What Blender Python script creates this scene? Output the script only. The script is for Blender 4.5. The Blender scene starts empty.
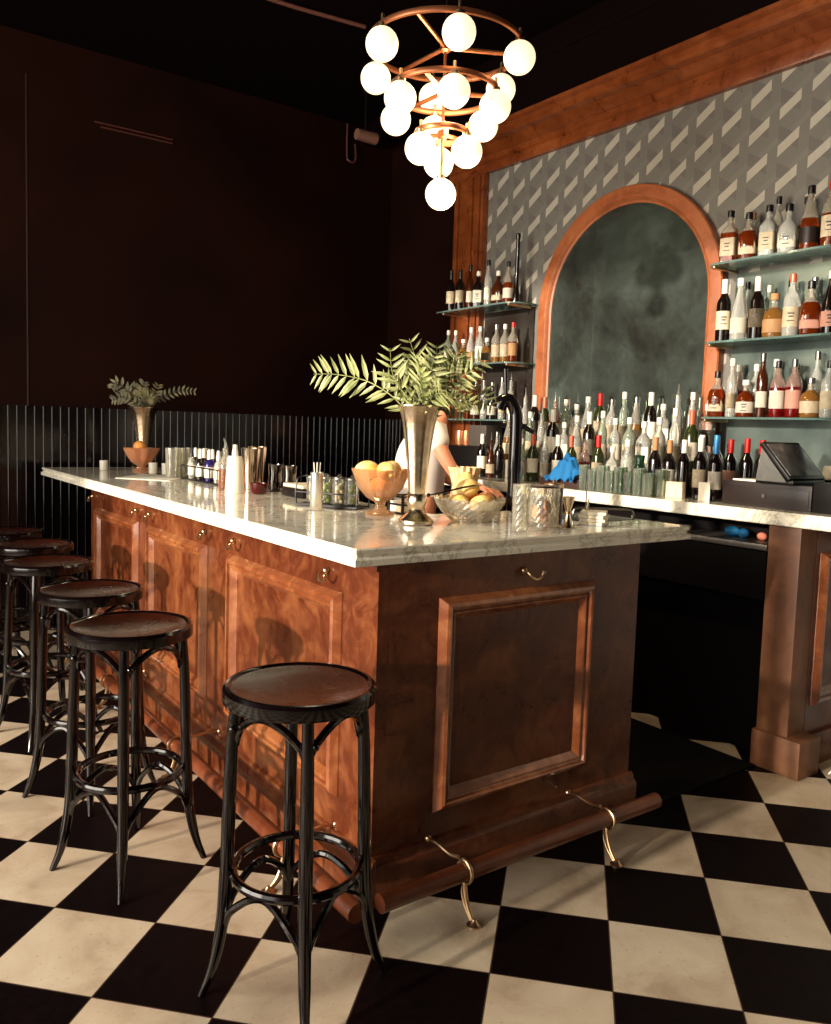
import bpy, bmesh, math, random
from mathutils import Vector, Matrix
rnd = random.Random(7)
SC = bpy.context.scene
COL = SC.collection
PI = math.pi

# ------------------------------------------------------------------ colour + materials
def lin(c):
    return tuple(((v/255)/12.92 if v/255 <= .04045 else ((v/255+.055)/1.055)**2.4) for v in c) + (1,)

MATS = {}
def mat(name, col=(128,128,128), rough=.5, metal=0., spec=.5, trans=0., ior=1.45, coat=0., coat_rough=.1,
        emit=None, estr=0., alpha=1., sheen=0., bump=0., bump_scale=40., var=0., var_scale=6., col2=None, sss=0.):
    if name in MATS: return MATS[name]
    m = bpy.data.materials.new(name); m.use_nodes = True
    nt = m.node_tree; b = nt.nodes['Principled BSDF']
    c = lin(col)
    b.inputs['Base Color'].default_value = c
    b.inputs['Roughness'].default_value = rough
    b.inputs['Metallic'].default_value = metal
    b.inputs['Specular IOR Level'].default_value = spec
    b.inputs['Transmission Weight'].default_value = trans
    b.inputs['IOR'].default_value = ior
    b.inputs['Coat Weight'].default_value = coat
    b.inputs['Coat Roughness'].default_value = coat_rough
    b.inputs['Alpha'].default_value = alpha
    if sss: b.inputs['Subsurface Weight'].default_value = sss; b.inputs['Subsurface Scale'].default_value = .02
    if emit:
        b.inputs['Emission Color'].default_value = lin(emit); b.inputs['Emission Strength'].default_value = estr
    tc = nt.nodes.new('ShaderNodeTexCoord')
    if col2 or var:
        n = nt.nodes.new('ShaderNodeTexNoise'); n.inputs['Scale'].default_value = var_scale; n.inputs['Detail'].default_value = 5
        nt.links.new(tc.outputs['Object'], n.inputs['Vector'])
        r = nt.nodes.new('ShaderNodeValToRGB')
        r.color_ramp.elements[0].position = .35; r.color_ramp.elements[1].position = .65
        c2 = lin(col2) if col2 else tuple(min(1, v*(1+var)) for v in c[:3])+(1,)
        r.color_ramp.elements[0].color = c; r.color_ramp.elements[1].color = c2
        nt.links.new(n.outputs['Fac'], r.inputs['Fac']); nt.links.new(r.outputs['Color'], b.inputs['Base Color'])
    if bump:
        n = nt.nodes.new('ShaderNodeTexNoise'); n.inputs['Scale'].default_value = bump_scale; n.inputs['Detail'].default_value = 4
        nt.links.new(tc.outputs['Object'], n.inputs['Vector'])
        bp = nt.nodes.new('ShaderNodeBump'); bp.inputs['Strength'].default_value = bump; bp.inputs['Distance'].default_value = .01
        nt.links.new(n.outputs['Fac'], bp.inputs['Height']); nt.links.new(bp.outputs['Normal'], b.inputs['Normal'])
    MATS[name] = m
    return m

class NT:
    def __init__(s, name):
        s.m = bpy.data.materials.new(name); s.m.use_nodes = True; s.t = s.m.node_tree
        s.b = s.t.nodes['Principled BSDF']; MATS[name] = s.m
        s.tc = s.t.nodes.new('ShaderNodeTexCoord')
    def link(s, a, b): s.t.links.new(a, b)
    def math(s, op, a, b=None, c=None):
        n = s.t.nodes.new('ShaderNodeMath'); n.operation = op
        for i, v in enumerate((a, b, c)):
            if v is None: continue
            if isinstance(v, (int, float)): n.inputs[i].default_value = v
            else: s.link(v, n.inputs[i])
        return n.outputs[0]
    def noise(s, scale, detail=4, vec=None, rough=.5, dist=0., mapping=None):
        n = s.t.nodes.new('ShaderNodeTexNoise'); n.inputs['Scale'].default_value = scale
        n.inputs['Detail'].default_value = detail; n.inputs['Roughness'].default_value = rough; n.inputs['Distortion'].default_value = dist
        v = vec or s.tc.outputs['Object']
        if mapping:
            mp = s.t.nodes.new('ShaderNodeMapping'); mp.inputs['Scale'].default_value = mapping; s.link(v, mp.inputs['Vector']); v = mp.outputs['Vector']
        s.link(v, n.inputs['Vector']); return n.outputs['Fac']
    def ramp(s, fac, stops, interp='LINEAR'):
        r = s.t.nodes.new('ShaderNodeValToRGB'); cr = r.color_ramp; cr.interpolation = interp
        while len(cr.elements) < len(stops): cr.elements.new(.5)
        for e, (p, c) in zip(cr.elements, stops):
            e.position = p; e.color = lin(c) if len(c) == 3 else c
        s.link(fac, r.inputs['Fac']); return r.outputs['Color']
    def mix(s, fac, a, b, mode='MIX'):
        n = s.t.nodes.new('ShaderNodeMix'); n.data_type = 'RGBA'; n.blend_type = mode
        for sock, v in ((n.inputs[0], fac), (n.inputs[6], a), (n.inputs[7], b)):
            if isinstance(v, (int, float)): sock.default_value = v
            elif isinstance(v, tuple): sock.default_value = lin(v) if len(v) == 3 else v
            else: s.link(v, sock)
        return n.outputs[2]
    def bump(s, h, strength=.3, dist=.01):
        n = s.t.nodes.new('ShaderNodeBump'); n.inputs['Strength'].default_value = strength; n.inputs['Distance'].default_value = dist
        s.link(h, n.inputs['Height']); s.link(n.outputs['Normal'], s.b.inputs['Normal'])
    def set(s, **k):
        for a, v in k.items():
            i = s.b.inputs[a.replace('_', ' ')]
            if isinstance(v, (int, float)): i.default_value = v
            elif isinstance(v, tuple): i.default_value = lin(v)
            else: s.link(v, i)
        return s.m

def wood(name, dark, mid, light, grain=(1.,1.,.12), rough=.28, coat=.35, blotch=2.6, spec=.5):
    w = NT(name)
    n1 = w.noise(blotch, 5, rough=.6, dist=.8)
    n2 = w.noise(30, 4, mapping=grain, dist=.5)
    n3 = w.noise(9, 6, rough=.65, dist=1.2)
    f = w.math('ADD', w.math('MULTIPLY', n1, .5), w.math('ADD', w.math('MULTIPLY', n2, .12), w.math('MULTIPLY', n3, .4)))
    c = w.ramp(f, [(.30, dark), (.48, mid), (.72, light)])
    w.link(c, w.b.inputs['Base Color'])
    w.bump(n2, .08, .004)
    r = w.math('MULTIPLY_ADD', n3, .25, rough-.1)
    return w.set(Roughness=r, Coat_Weight=coat, Coat_Roughness=.18, Specular_IOR_Level=spec)

WOOD_BAR = wood('mahogany_bar', (36,12,5), (84,38,18), (140,84,48), grain=(1.,1.,.3), spec=.35, coat=.12)
WOOD_MOULD = wood('polished_moulding', (64,27,12), (122,64,34), (176,116,70), rough=.2, coat=.9, spec=.6)
WOOD_TRIM = wood('mahogany_trim', (58,23,9), (106,50,20), (148,80,38), grain=(1.,.12,1.))
WOOD_FRAME = wood('arch_frame_wood', (102,50,24), (146,80,45), (174,106,65), rough=.4, coat=.15)
WOOD_PILL = wood('pillar_wood', (52,28,15), (104,62,36), (136,92,60), rough=.55, coat=.1, blotch=1.6)
WOOD_RAIL = wood('foot_rail_wood', (60,24,10), (96,44,20), (125,66,34), grain=(1.,1.,1.), rough=.35)
WOOD_SEAT = wood('stool_seat_wood', (24,8,4), (50,19,8), (74,30,13), grain=(1.,.2,1.), rough=.26, coat=.3)
BLACKWOOD = mat('ebonised_wood', (9,4,4), .14, spec=.5, coat=.25, coat_rough=.04)
BRASS = mat('aged_brass', (214,180,140), .28, metal=1.)
COPPER = mat('chandelier_copper', (176,108,72), .35, metal=.8)
STEEL = mat('brushed_steel', (150,148,142), .3, metal=1., bump=.05)
SILVER = mat('aged_silver', (240,222,196), .24, metal=1., bump=.06, bump_scale=60, col2=(206,178,144), var_scale=14)
CHROME = mat('dark_chrome', (96,90,86), .08, metal=1.)
BLACK = mat('black_plastic', (12,8,8), .35)
BLACKM = mat('black_matte', (8,3,4), .7, spec=.15)
WHITE = mat('white_paper', (236,228,210), .7)
CREAM = mat('cream_label', (232,216,186), .6, col2=(214,196,164), var_scale=30)
GLASS = None
GREENGLASS = mat('shelf_glass', (170,210,200), .06, trans=.8, ior=1.45)
OPAL = mat('opal_globe_glass', (255,240,214), .3, emit=(255,232,188), estr=1.15)
BACKWALL = None

def thin_glass(name, tint, scatter=.12, rough=.04, sc_col=(250,246,236)):
    w = NT(name); t = w.t
    tr = t.nodes.new('ShaderNodeBsdfTransparent'); tr.inputs['Color'].default_value = lin(tint)
    gl = t.nodes.new('ShaderNodeBsdfGlossy'); gl.inputs['Roughness'].default_value = rough
    lw = t.nodes.new('ShaderNodeLayerWeight'); lw.inputs['Blend'].default_value = .35
    d1 = t.nodes.new('ShaderNodeBsdfDiffuse'); d1.inputs['Color'].default_value = lin(sc_col)
    d2 = t.nodes.new('ShaderNodeBsdfTranslucent'); d2.inputs['Color'].default_value = lin(sc_col)
    df = t.nodes.new('ShaderNodeMixShader'); df.inputs[0].default_value = .5
    w.link(d1.outputs[0], df.inputs[1]); w.link(d2.outputs[0], df.inputs[2])
    m1 = t.nodes.new('ShaderNodeMixShader'); m2 = t.nodes.new('ShaderNodeMixShader'); m2.inputs[0].default_value = scatter
    w.link(w.math('MULTIPLY_ADD', lw.outputs['Fresnel'], .8, .05), m1.inputs[0])
    w.link(tr.outputs[0], m1.inputs[1]); w.link(gl.outputs[0], m1.inputs[2])
    w.link(m1.outputs[0], m2.inputs[1]); w.link(df.outputs[0], m2.inputs[2])
    w.link(m2.outputs[0], t.nodes['Material Output'].inputs['Surface'])
    return w.m

# marble
def marble(name):
    w = NT(name)
    n = w.noise(3.2, 8, rough=.62, dist=1.6)
    v = w.math('ABSOLUTE', w.math('SUBTRACT', n, .5))
    n2 = w.noise(7., 8, rough=.6, dist=2.2)
    v2 = w.math('ABSOLUTE', w.math('SUBTRACT', n2, .48))
    c1 = w.ramp(v, [(0., (186,182,168)), (.010, (226,220,206)), (.03, (246,242,230))])
    c2 = w.ramp(v2, [(0., (206,200,186)), (.008, (246,242,230)), (1., (250,246,236))])
    c = w.mix(.7, c1, c2, 'MULTIPLY')
    w.link(c, w.b.inputs['Base Color'])
    return w.set(Roughness=.1, Coat_Weight=.3, Coat_Roughness=.05, Specular_IOR_Level=.6)
MARBLE = marble('white_marble')

GLASS = thin_glass('clear_glass', (244,244,238), .06)

# ------------------------------------------------------------------ mesh helpers
def BM(): return bmesh.new()
def add_box(bm, x0, x1, y0, y1, z0, z1, bev=0.):
    r = bmesh.ops.create_cube(bm, size=1.)
    vs = r['verts']
    for v in vs:
        v.co = Vector((x0+(v.co.x+.5)*(x1-x0), y0+(v.co.y+.5)*(y1-y0), z0+(v.co.z+.5)*(z1-z0)))
    if bev > 0:
        es = list({e for v in vs for e in v.link_edges})
        bmesh.ops.bevel(bm, geom=es, offset=bev, segments=2, affect='EDGES', profile=.6)
def add_lathe(bm, prof, n=24, cx=0, cy=0, cz=0, sq=None, flute=0., nf=0, sx=1., sy=1., cap=True):
    """prof: (r,z) list. sq: per-point squareness 0..1. flute: relative radial ripple."""
    rings = []
    for k, (r, z) in enumerate(prof):
        ring = []
        q = sq[k] if sq else 0
        for i in range(n):
            a = 2*PI*i/n + (PI/n if sq else 0)
            f = 1.
            if q:
                f = (1-q) + q*min(1/max(abs(math.cos(a)), abs(math.sin(a)), 1e-6), 1.30)
            rr = r*f*(1+flute*math.cos(nf*a))
            ring.append(bm.verts.new((cx+rr*math.cos(a)*sx, cy+rr*math.sin(a)*sy, cz+z)))
        rings.append(ring)
    for a, b in zip(rings, rings[1:]):
        for i in range(n):
            j = (i+1) % n
            bm.faces.new((a[i], a[j], b[j], b[i]))
    if cap:
        if prof[0][0] > 1e-5: bm.faces.new(list(reversed(rings[0])))
        if prof[-1][0] > 1e-5: bm.faces.new(rings[-1])
def add_sphere(bm, c, r, n=16, sx=1., sy=1., sz=1.):
    prof = [(max(1e-6, r*math.sin(PI*k/n)), -r*math.cos(PI*k/n)*sz) for k in range(n+1)]
    add_lathe(bm, prof, n=n+4, cx=c[0], cy=c[1], cz=c[2], sx=sx, sy=sy, cap=False)
def add_sweep(bm, pts, rad, n=8, closed=False, flat=1.):
    pts = [Vector(p) for p in pts]; N = len(pts)
    rads = rad if isinstance(rad, (list, tuple)) else [rad]*N
    T = []
    for i in range(N):
        if closed: t = pts[(i+1) % N]-pts[i-1]
        else: t = pts[min(i+1, N-1)]-pts[max(i-1, 0)]
        T.append(t.normalized())
    up = Vector((0,0,1)) if abs(T[0].z) < .9 else Vector((1,0,0))
    u = (up - T[0]*up.dot(T[0])).normalized()
    rings = []
    for i in range(N):
        u = (u - T[i]*u.dot(T[i])).normalized()
        w = T[i].cross(u)
        rings.append([bm.verts.new(pts[i] + (u*math.cos(2*PI*k/n)*flat + w*math.sin(2*PI*k/n))*rads[i]) for k in range(n)])
    M = N if closed else N-1
    for i in range(M):
        a, b = rings[i], rings[(i+1) % N]
        for k in range(n):
            j = (k+1) % n
            bm.faces.new((a[k], a[j], b[j], b[k]))
    if not closed:
        bm.faces.new(list(reversed(rings[0]))); bm.faces.new(rings[-1])
def smooth_pts(ctrl, m=6):
    c = [Vector(p) for p in ctrl]; out = []
    P = [c[0]*2-c[1]] + c + [c[-1]*2-c[-2]]
    for i in range(1, len(P)-2):
        for k in range(m):
            t = k/m
            out.append(.5*((2*P[i]) + (-P[i-1]+P[i+1])*t + (2*P[i-1]-5*P[i]+4*P[i+1]-P[i+2])*t*t + (-P[i-1]+3*P[i]-3*P[i+1]+P[i+2])*t**3))
    out.append(c[-1]); return out
def add_extrude(bm, poly, d, axis='X', at=0.):
    """poly: 2D points; extruded by d along axis starting at `at`. X: (y,z); Y: (x,z); Z: (x,y)."""
    def P(p, t):
        return {'X': (t, p[0], p[1]), 'Y': (p[0], t, p[1]), 'Z': (p[0], p[1], t)}[axis]
    a = [bm.verts.new(P(p, at)) for p in poly]; b = [bm.verts.new(P(p, at+d)) for p in poly]
    n = len(poly)
    bm.faces.new(a); bm.faces.new(list(reversed(b)))
    for i in range(n):
        j = (i+1) % n; bm.faces.new((a[j], a[i], b[i], b[j]))
def add_frame(bm, x0, x1, z0, z1, prof, plane):
    """mitred moulding around rectangle; prof: (inset, height) ; plane(u,v,h)->xyz"""
    rings = []
    for s, h in prof:
        rings.append([bm.verts.new(plane(*p, h)) for p in ((x0+s, z0+s), (x1-s, z0+s), (x1-s, z1-s), (x0+s, z1-s))])
    for a, b in zip(rings, rings[1:]):
        for i in range(4):
            j = (i+1) % 4; bm.faces.new((a[i], a[j], b[j], b[i]))
def obj(name, bm, m, parent=None, smooth=True, loc=None, angle=.6):
    bmesh.ops.recalc_face_normals(bm, faces=bm.faces)
    me = bpy.data.meshes.new(name); bm.to_mesh(me); bm.free()
    for mm in (m if isinstance(m, (list, tuple)) else [m]): me.materials.append(mm)
    if smooth:
        for p in me.polygons: p.use_smooth = True
        try: me.set_sharp_from_angle(angle=angle)
        except Exception: pass
    o = bpy.data.objects.new(name, me); COL.objects.link(o)
    if smooth:
        o.cycles.shadow_terminator_offset = .35; o.cycles.shadow_terminator_geometry_offset = .25
    if parent: o.parent = parent
    if loc: o.location = loc
    return o
def tag(o, label, cat, group=None):
    o['label'] = label; o['category'] = cat
    if group: o['group'] = group
    return o
def thing(name, label, cat, loc=(0,0,0), rz=0., group=None):
    o = bpy.data.objects.new(name, None); COL.objects.link(o); o.empty_display_size = .05
    o.location = loc; o.rotation_euler = (0,0,rz)
    return tag(o, label, cat, group)
def dup(o, loc=None, rz=None, label=None, scale=None, parent=None):
    c = o.copy(); COL.objects.link(c)
    if parent: c.parent = parent
    for ch in list(o.children): dup(ch, parent=c)
    if loc is not None: c.location = loc
    if rz is not None: c.rotation_euler = (0,0,rz)
    if label: c['label'] = label
    if scale: c.scale = (scale,)*3 if isinstance(scale, (int,float)) else scale
    return c
def struct(name, bm, m, **k):
    o = obj(name, bm, m, **k); o['kind'] = 'structure'; return o
def box_obj(name, dims, m, parent=None, bev=0., **k):
    bm = BM(); add_box(bm, *dims, bev=bev); return obj(name, bm, m, parent, **k)

# ------------------------------------------------------------------ room
XR, YB, XL, YF, ZC = 2.5, 3.95, -3.9, -5.2, 3.75
# floor: its own frame follows the tile grid
w = NT('checker_tiles')
sep = w.t.nodes.new('ShaderNodeSeparateXYZ'); w.link(w.tc.outputs['Object'], sep.inputs[0])
T = .3048
u = w.math('DIVIDE', sep.outputs[0], T); v = w.math('DIVIDE', sep.outputs[1], T)
par = w.math('MODULO', w.math('ADD', w.math('ADD', w.math('FLOOR', u), w.math('FLOOR', v)), 200), 2)
par = w.math('GREATER_THAN', w.math('ABSOLUTE', par), .5)
fu = w.math('FRACT', w.math('ADD', u, 100)); fv = w.math('FRACT', w.math('ADD', v, 100))
def edge(f): return w.math('LESS_THAN', w.math('MINIMUM', f, w.math('SUBTRACT', 1., f)), .006)
g = w.math('MAXIMUM', edge(fu), edge(fv))
tid = w.math('FRACT', w.math('MULTIPLY', w.math('SINE', w.math('ADD', w.math('MULTIPLY', w.math('FLOOR', u), 12.99), w.math('MULTIPLY', w.math('FLOOR', v), 78.23))), 437.5))
n1 = w.noise(5, 6, rough=.6, dist=.6); n2 = w.noise(28, 5, rough=.7); n3 = w.noise(90, 2)
base = w.ramp(n1, [(.3, (164,142,118)), (.5, (194,176,150)), (.72, (208,194,168))])
base = w.mix(w.math('MULTIPLY', tid, .25), base, (186,160,132))
base = w.mix(w.ramp(n2, [(.56, (0,0,0)), (.75, (90,90,90))]), base, (150,122,96))
base = w.mix(w.ramp(n3, [(.66, (0,0,0)), (.72, (170,170,170))]), base, (110,86,64))
blk = w.ramp(n2, [(.4, (7,2,3)), (.75, (17,7,7))])
c = w.mix(par, blk, base); c = w.mix(g, c, (70,52,40))
w.link(c, w.b.inputs['Base Color'])
w.bump(w.noise(3, 3), .05, .01)
FLOORM = w.set(Roughness=w.math('MULTIPLY_ADD', n1, .3, .32), Specular_IOR_Level=w.math('MULTIPLY_ADD', par, .25, .10))
CT, ST = 0.68713, 0.72654   # tile frame axes as seen from the room frame
bm = BM()
def tile_xy(x, y):  # room -> tile frame
    return (x*CT - y*ST + 0.544, x*ST + y*CT + 0.532)
fl = [(XL-.1, YF-.1), (2.75, YF-.1), (2.75, 4.1), (XL-.1, 4.1)]
top = [bm.verts.new((*tile_xy(*p), 0)) for p in fl]; bot = [bm.verts.new((*tile_xy(*p), -.1)) for p in fl]
bm.faces.new(top); bm.faces.new(list(reversed(bot)))
for i in range(4): bm.faces.new((top[i], bot[i], bot[(i+1) % 4], top[(i+1) % 4]))
f = struct('floor', bm, FLOORM, smooth=False)
f.location = (-(0.544*CT + 0.532*ST), -(-0.544*ST + 0.532*CT), 0); f.rotation_euler = (0, 0, -math.atan2(ST, CT))

DARKWALL = mat('near_black_paint', (17,4,2), .7, col2=(30,9,4), var_scale=1.2, spec=.08)
CEILM = mat('black_ceiling', (10,3,3), .8, spec=.05)
bm = BM(); add_box(bm, XL-.1, 2.75, YF-.1, YB+.15, ZC, ZC+.1); struct('ceiling', bm, CEILM, smooth=False)
bm = BM(); add_box(bm, XL-.1, 2.75, YB, YB+.12, 0, ZC); struct('wall_back', bm, DARKWALL, smooth=False)
bm = BM(); add_box(bm, XL-.1, 2.75, YF-.12, YF, 0, ZC); struct('wall_front', bm, DARKWALL, smooth=False)
# right wall: papered part, and the plain set-back part beyond the pilaster
w = NT('geometric_wallpaper')
sep = w.t.nodes.new('ShaderNodeSeparateXYZ'); w.link(w.tc.outputs['Object'], sep.inputs[0])
s_ = w.math('DIVIDE', w.math('SUBTRACT', 20.68, sep.outputs[1]), .157)
colid = w.math('FLOOR', s_); fs = w.math('MULTIPLY', w.math('FRACT', s_), .157)
zz = w.math('SUBTRACT', w.math('ADD', sep.outputs[2], w.math('MULTIPLY', colid, .0865)), 2.98-0.173*200+128*.0865)
def modz(expr): return w.math('MULTIPLY', w.math('FRACT', w.math('DIVIDE', expr, .173)), .173)
rise = modz(w.math('SUBTRACT', zz, w.math('MULTIPLY', fs, .65)))
fall = modz(w.math('ADD', zz, w.math('MULTIPLY', fs, .65)))
inw = w.math('LESS_THAN', fs, .105)
light = w.math('MULTIPLY', inw, w.math('LESS_THAN', rise, .052))
dark = w.math('MULTIPLY', inw, w.math('MULTIPLY', w.math('GREATER_THAN', fall, .085), w.math('LESS_THAN', fall, .150)))
mid = w.math('MULTIPLY', w.math('GREATER_THAN', fs, .06), w.math('MULTIPLY', w.math('GREATER_THAN', rise, .05), w.math('LESS_THAN', rise, .085)))
nz = w.noise(6, 5, rough=.6); nf = w.noise(60, 3)
c = w.mix(mid, (104,101,95), (110,107,100))
c = w.mix(dark, c, (94,90,86)); c = w.mix(light, c, (172,166,152))
c = w.mix(w.math('MULTIPLY', nz, .45), c, (98,92,86))
w.link(c, w.b.inputs['Base Color']); w.bump(nf, .15, .003)
PAPER = w.set(Roughness=.6, Specular_IOR_Level=.3)
bm = BM(); add_box(bm, XR, XR+.25, YF, 2.87, 0, ZC); struct('wall_right', bm, PAPER, smooth=False)
bm = BM(); add_box(bm, XR+.12, XR+.25, 2.87, YB, 0, ZC); struct('wall_alcove', bm, DARKWALL, smooth=False)
# left wall with two shop windows
bm = BM()
wy = [(-3.3, -.46), (-.40, 2.4)]; WZ0, WZ1 = .35, 3.5
add_box(bm, XL-.15, XL, YF, YB, 0, WZ0); add_box(bm, XL-.15, XL, YF, YB, WZ1, ZC)
for a, b in ((YF, wy[0][0]), (wy[0][1], wy[1][0]), (wy[1][1], YB)): add_box(bm, XL-.15, XL, a, b, WZ0, WZ1)
struct('wall_left', bm, DARKWALL, smooth=False)
for i, (a, b) in enumerate(wy):
    bm = BM()
    for y in (a, (a+b)/2-.02, b-.05): add_box(bm, XL-.1, XL-.05, y, y+.05, WZ0, WZ1)
    for z in (WZ0, WZ1-.05): add_box(bm, XL-.1, XL-.05, a, b, z, z+.05)
    struct('window_%d' % (i+1), bm, BLACKM, smooth=False)

# wainscot of upright beads (back wall and the set-back side wall)
BEAD = mat('black_gloss_paint', (7,3,4), .15, spec=.55)
def bead_wall(name, a, b, plane, h=1.43, pitch=.0525):
    bm = BM(); n = int((b-a)/pitch)
    prof = []
    for i in range(n+1):
        s = a+i*pitch
        prof += [(s, .004), (s+.004, .004)]
        for k in range(7):
            t = PI*k/6; prof.append((s+.010-.0055*math.cos(t), .004+.008*math.sin(t)))
        prof += [(s+.017, .004)]
    lo = [bm.verts.new(plane(p[0], 0, p[1])) for p in prof]; hi = [bm.verts.new(plane(p[0], h, p[1])) for p in prof]
    back = [bm.verts.new(plane(p[0], h, -.02)) for p in prof]
    for i in range(len(prof)-1):
        bm.faces.new((lo[i], lo[i+1], hi[i+1], hi[i])); bm.faces.new((hi[i], hi[i+1], back[i+1], back[i]))
    add = struct(name, bm, BEAD, angle=1.0)
    return add
bead_wall('trim_1', XL+.05, 2.60, lambda s, z, h: (s, YB-.012-h, z))
bead_wall('trim_2', 2.90, 3.93, lambda s, z, h: (XR+.11-h, s, z))
# panel joints on the back wall, picture rail strip, cornice, pilaster
bm = BM(); add_box(bm, -.155, -.147, YB-.006, YB, 1.43, ZC-.25); struct('trim_3', bm, mat('joint_strip', (46,28,24), .5))
# cornice: swept profile along the right wall
prof = [(0,3.115),(-.035,3.115),(-.04,3.13),(-.04,3.17),(-.055,3.18),(-.055,3.215),(-.08,3.225),(-.12,3.26),(-.16,3.27),(-.175,3.285),(-.175,3.315),(-.2,3.325),(-.2,3.345),(0,3.345)]
bm = BM(); add_extrude(bm, [(XR+a, z) for a, z in prof], 2.96-(-2.5), 'Y', -2.5); struct('trim_4', bm, WOOD_TRIM, angle=.4)
bm = BM(); add_box(bm, XR-.19, XR+.0, -2.5, 2.96, 3.346, ZC); struct('trim_7', bm, CEILM, smooth=False)
# pilaster closing the papered wall
bm = BM()
add_box(bm, XR-.05, XR+.02, 2.56, 2.88, 0, 3.115, bev=.006)
for y0, y1 in ((2.585, 2.625), (2.66, 2.78), (2.815, 2.855)): add_box(bm, XR-.068, XR-.045, y0, y1, 1.08, 3.1, bev=.006)
struct('trim_5', bm, WOOD_TRIM)

# slim light slot high on the back wall (seen as two fine lines), conduit and beam on the ceiling
bm = BM(); add_box(bm, .26, .78, YB-.02, YB, 3.300, 3.306); add_box(bm, .30, .78, YB-.02, YB, 3.275, 3.281)
tag(obj('wall_rail', bm, mat('dull_copper_strip', (120,70,58), .4, metal=.6)), 'thin twin metal strips high on the dark back wall', 'rail')
bm = BM(); add_sweep(bm, [(.55,2.56,3.725),(1.0,2.53,3.725),(1.42,2.47,3.725)], .012, 8)
tag(obj('ceiling_conduit', bm, mat('dull_copper_strip2', (96,56,46), .5)), 'thin conduit running across the black ceiling beside the chandelier', 'conduit')
bm = BM(); add_box(bm, 2.30, 2.45, -2, 3.9, 3.60, 3.75, bev=.006); struct('trim_6', bm, CEILM)
t = thing('track_spotlight', 'small grey cylindrical spotlight on the dark back wall behind the chandelier', 'spotlight', (1.95, 3.3, 3.43))
bm = BM(); add_sweep(bm, [(-.07,0,0),(-.02,0,0),(.09,.0,0)], [.038,.04,.042], 16); obj('housing', bm, mat('grey_enamel', (120,84,72), .45), t)
bm = BM(); add_sweep(bm, [(0,0,.035),(0,0,.32)], .006, 8); obj('stem', bm, BLACK, t)
bm = BM(); add_lathe(bm, [(.03,.30),(.03,.32)], 16); obj('canopy', bm, BLACK, t)
bm = BM(); add_sweep(bm, smooth_pts([(2.175,3.935,3.74),(2.175,3.93,3.5),(2.19,3.92,3.455),(2.23,3.92,3.45),(2.25,3.92,3.49),(2.25,3.935,3.6)], 5), .008, 6)
tag(obj('wall_hook_pipe', bm, mat('dull_copper_strip3', (80,42,34), .5)), 'thin J-shaped pipe dropping from the ceiling beside the spotlight', 'pipe')

# ------------------------------------------------------------------ bar
bar = thing('bar_counter', 'mahogany panelled bar with raised mouldings, foot rails and bag hooks', 'bar', (0,0,0))
box_obj('carcass', (.03,.52,.03,3.0,.0,.99), mat('bar_inside', (20,9,6), .7), bar, smooth=False)
bm = BM(); add_box(bm, 0,.035,.0,3.0,.0,1.0); obj('front_panel', bm, WOOD_BAR, bar, smooth=False)
bm = BM(); add_box(bm, .0355,1.115,0,.035,0,1.0); add_box(bm, 1.085,1.115,.035,.14,0,1.0); obj('end_panel', bm, WOOD_BAR, bar, smooth=False)
MP = [(0,0),(.001,.004),(.017,.024),(.027,.028),(.033,.026),(.036,.016),(.041,.014),(.046,.018),(.050,.017),(.064,.004),(.068,.0),(.070,-.001)]
FIELD = [(.058,.0005),(.075,.0005)]
def PX(uu, vv, h): return (-h, uu, vv)
def PY(uu, vv, h): return (uu, -h, vv)
for k, (y0, y1) in enumerate(((.19,1.03), (1.245,1.975), (2.125,2.87))):
    bm = BM(); add_frame(bm, y0, y1, .24, .872, MP, PX); obj('panel_moulding', bm, WOOD_MOULD, bar, angle=.35)
bm = BM(); add_frame(bm, .215, .878, .215, .872, MP, PY); obj('panel_moulding', bm, WOOD_MOULD, bar, angle=.35)
# skirting with a small ogee
SK = [(0,0),(.028,0),(.028,.10),(.022,.112),(.014,.118),(.010,.135),(0,.14)]
bm = BM(); add_extrude(bm, [(-a, z) for a, z in SK], 3.03, 'Y', -.028); obj('skirting', bm, WOOD_BAR, bar, angle=.5)
bm = BM(); add_extrude(bm, [(-a, z) for a, z in SK], 1.13, 'X', 0.001); obj('skirting', bm, WOOD_BAR, bar, angle=.5)
# top fascia under the marble
bm = BM(); add_box(bm, -.008,.0,0,3.0,.965,1.0,bev=.002); obj('fascia', bm, WOOD_BAR, bar)
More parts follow.
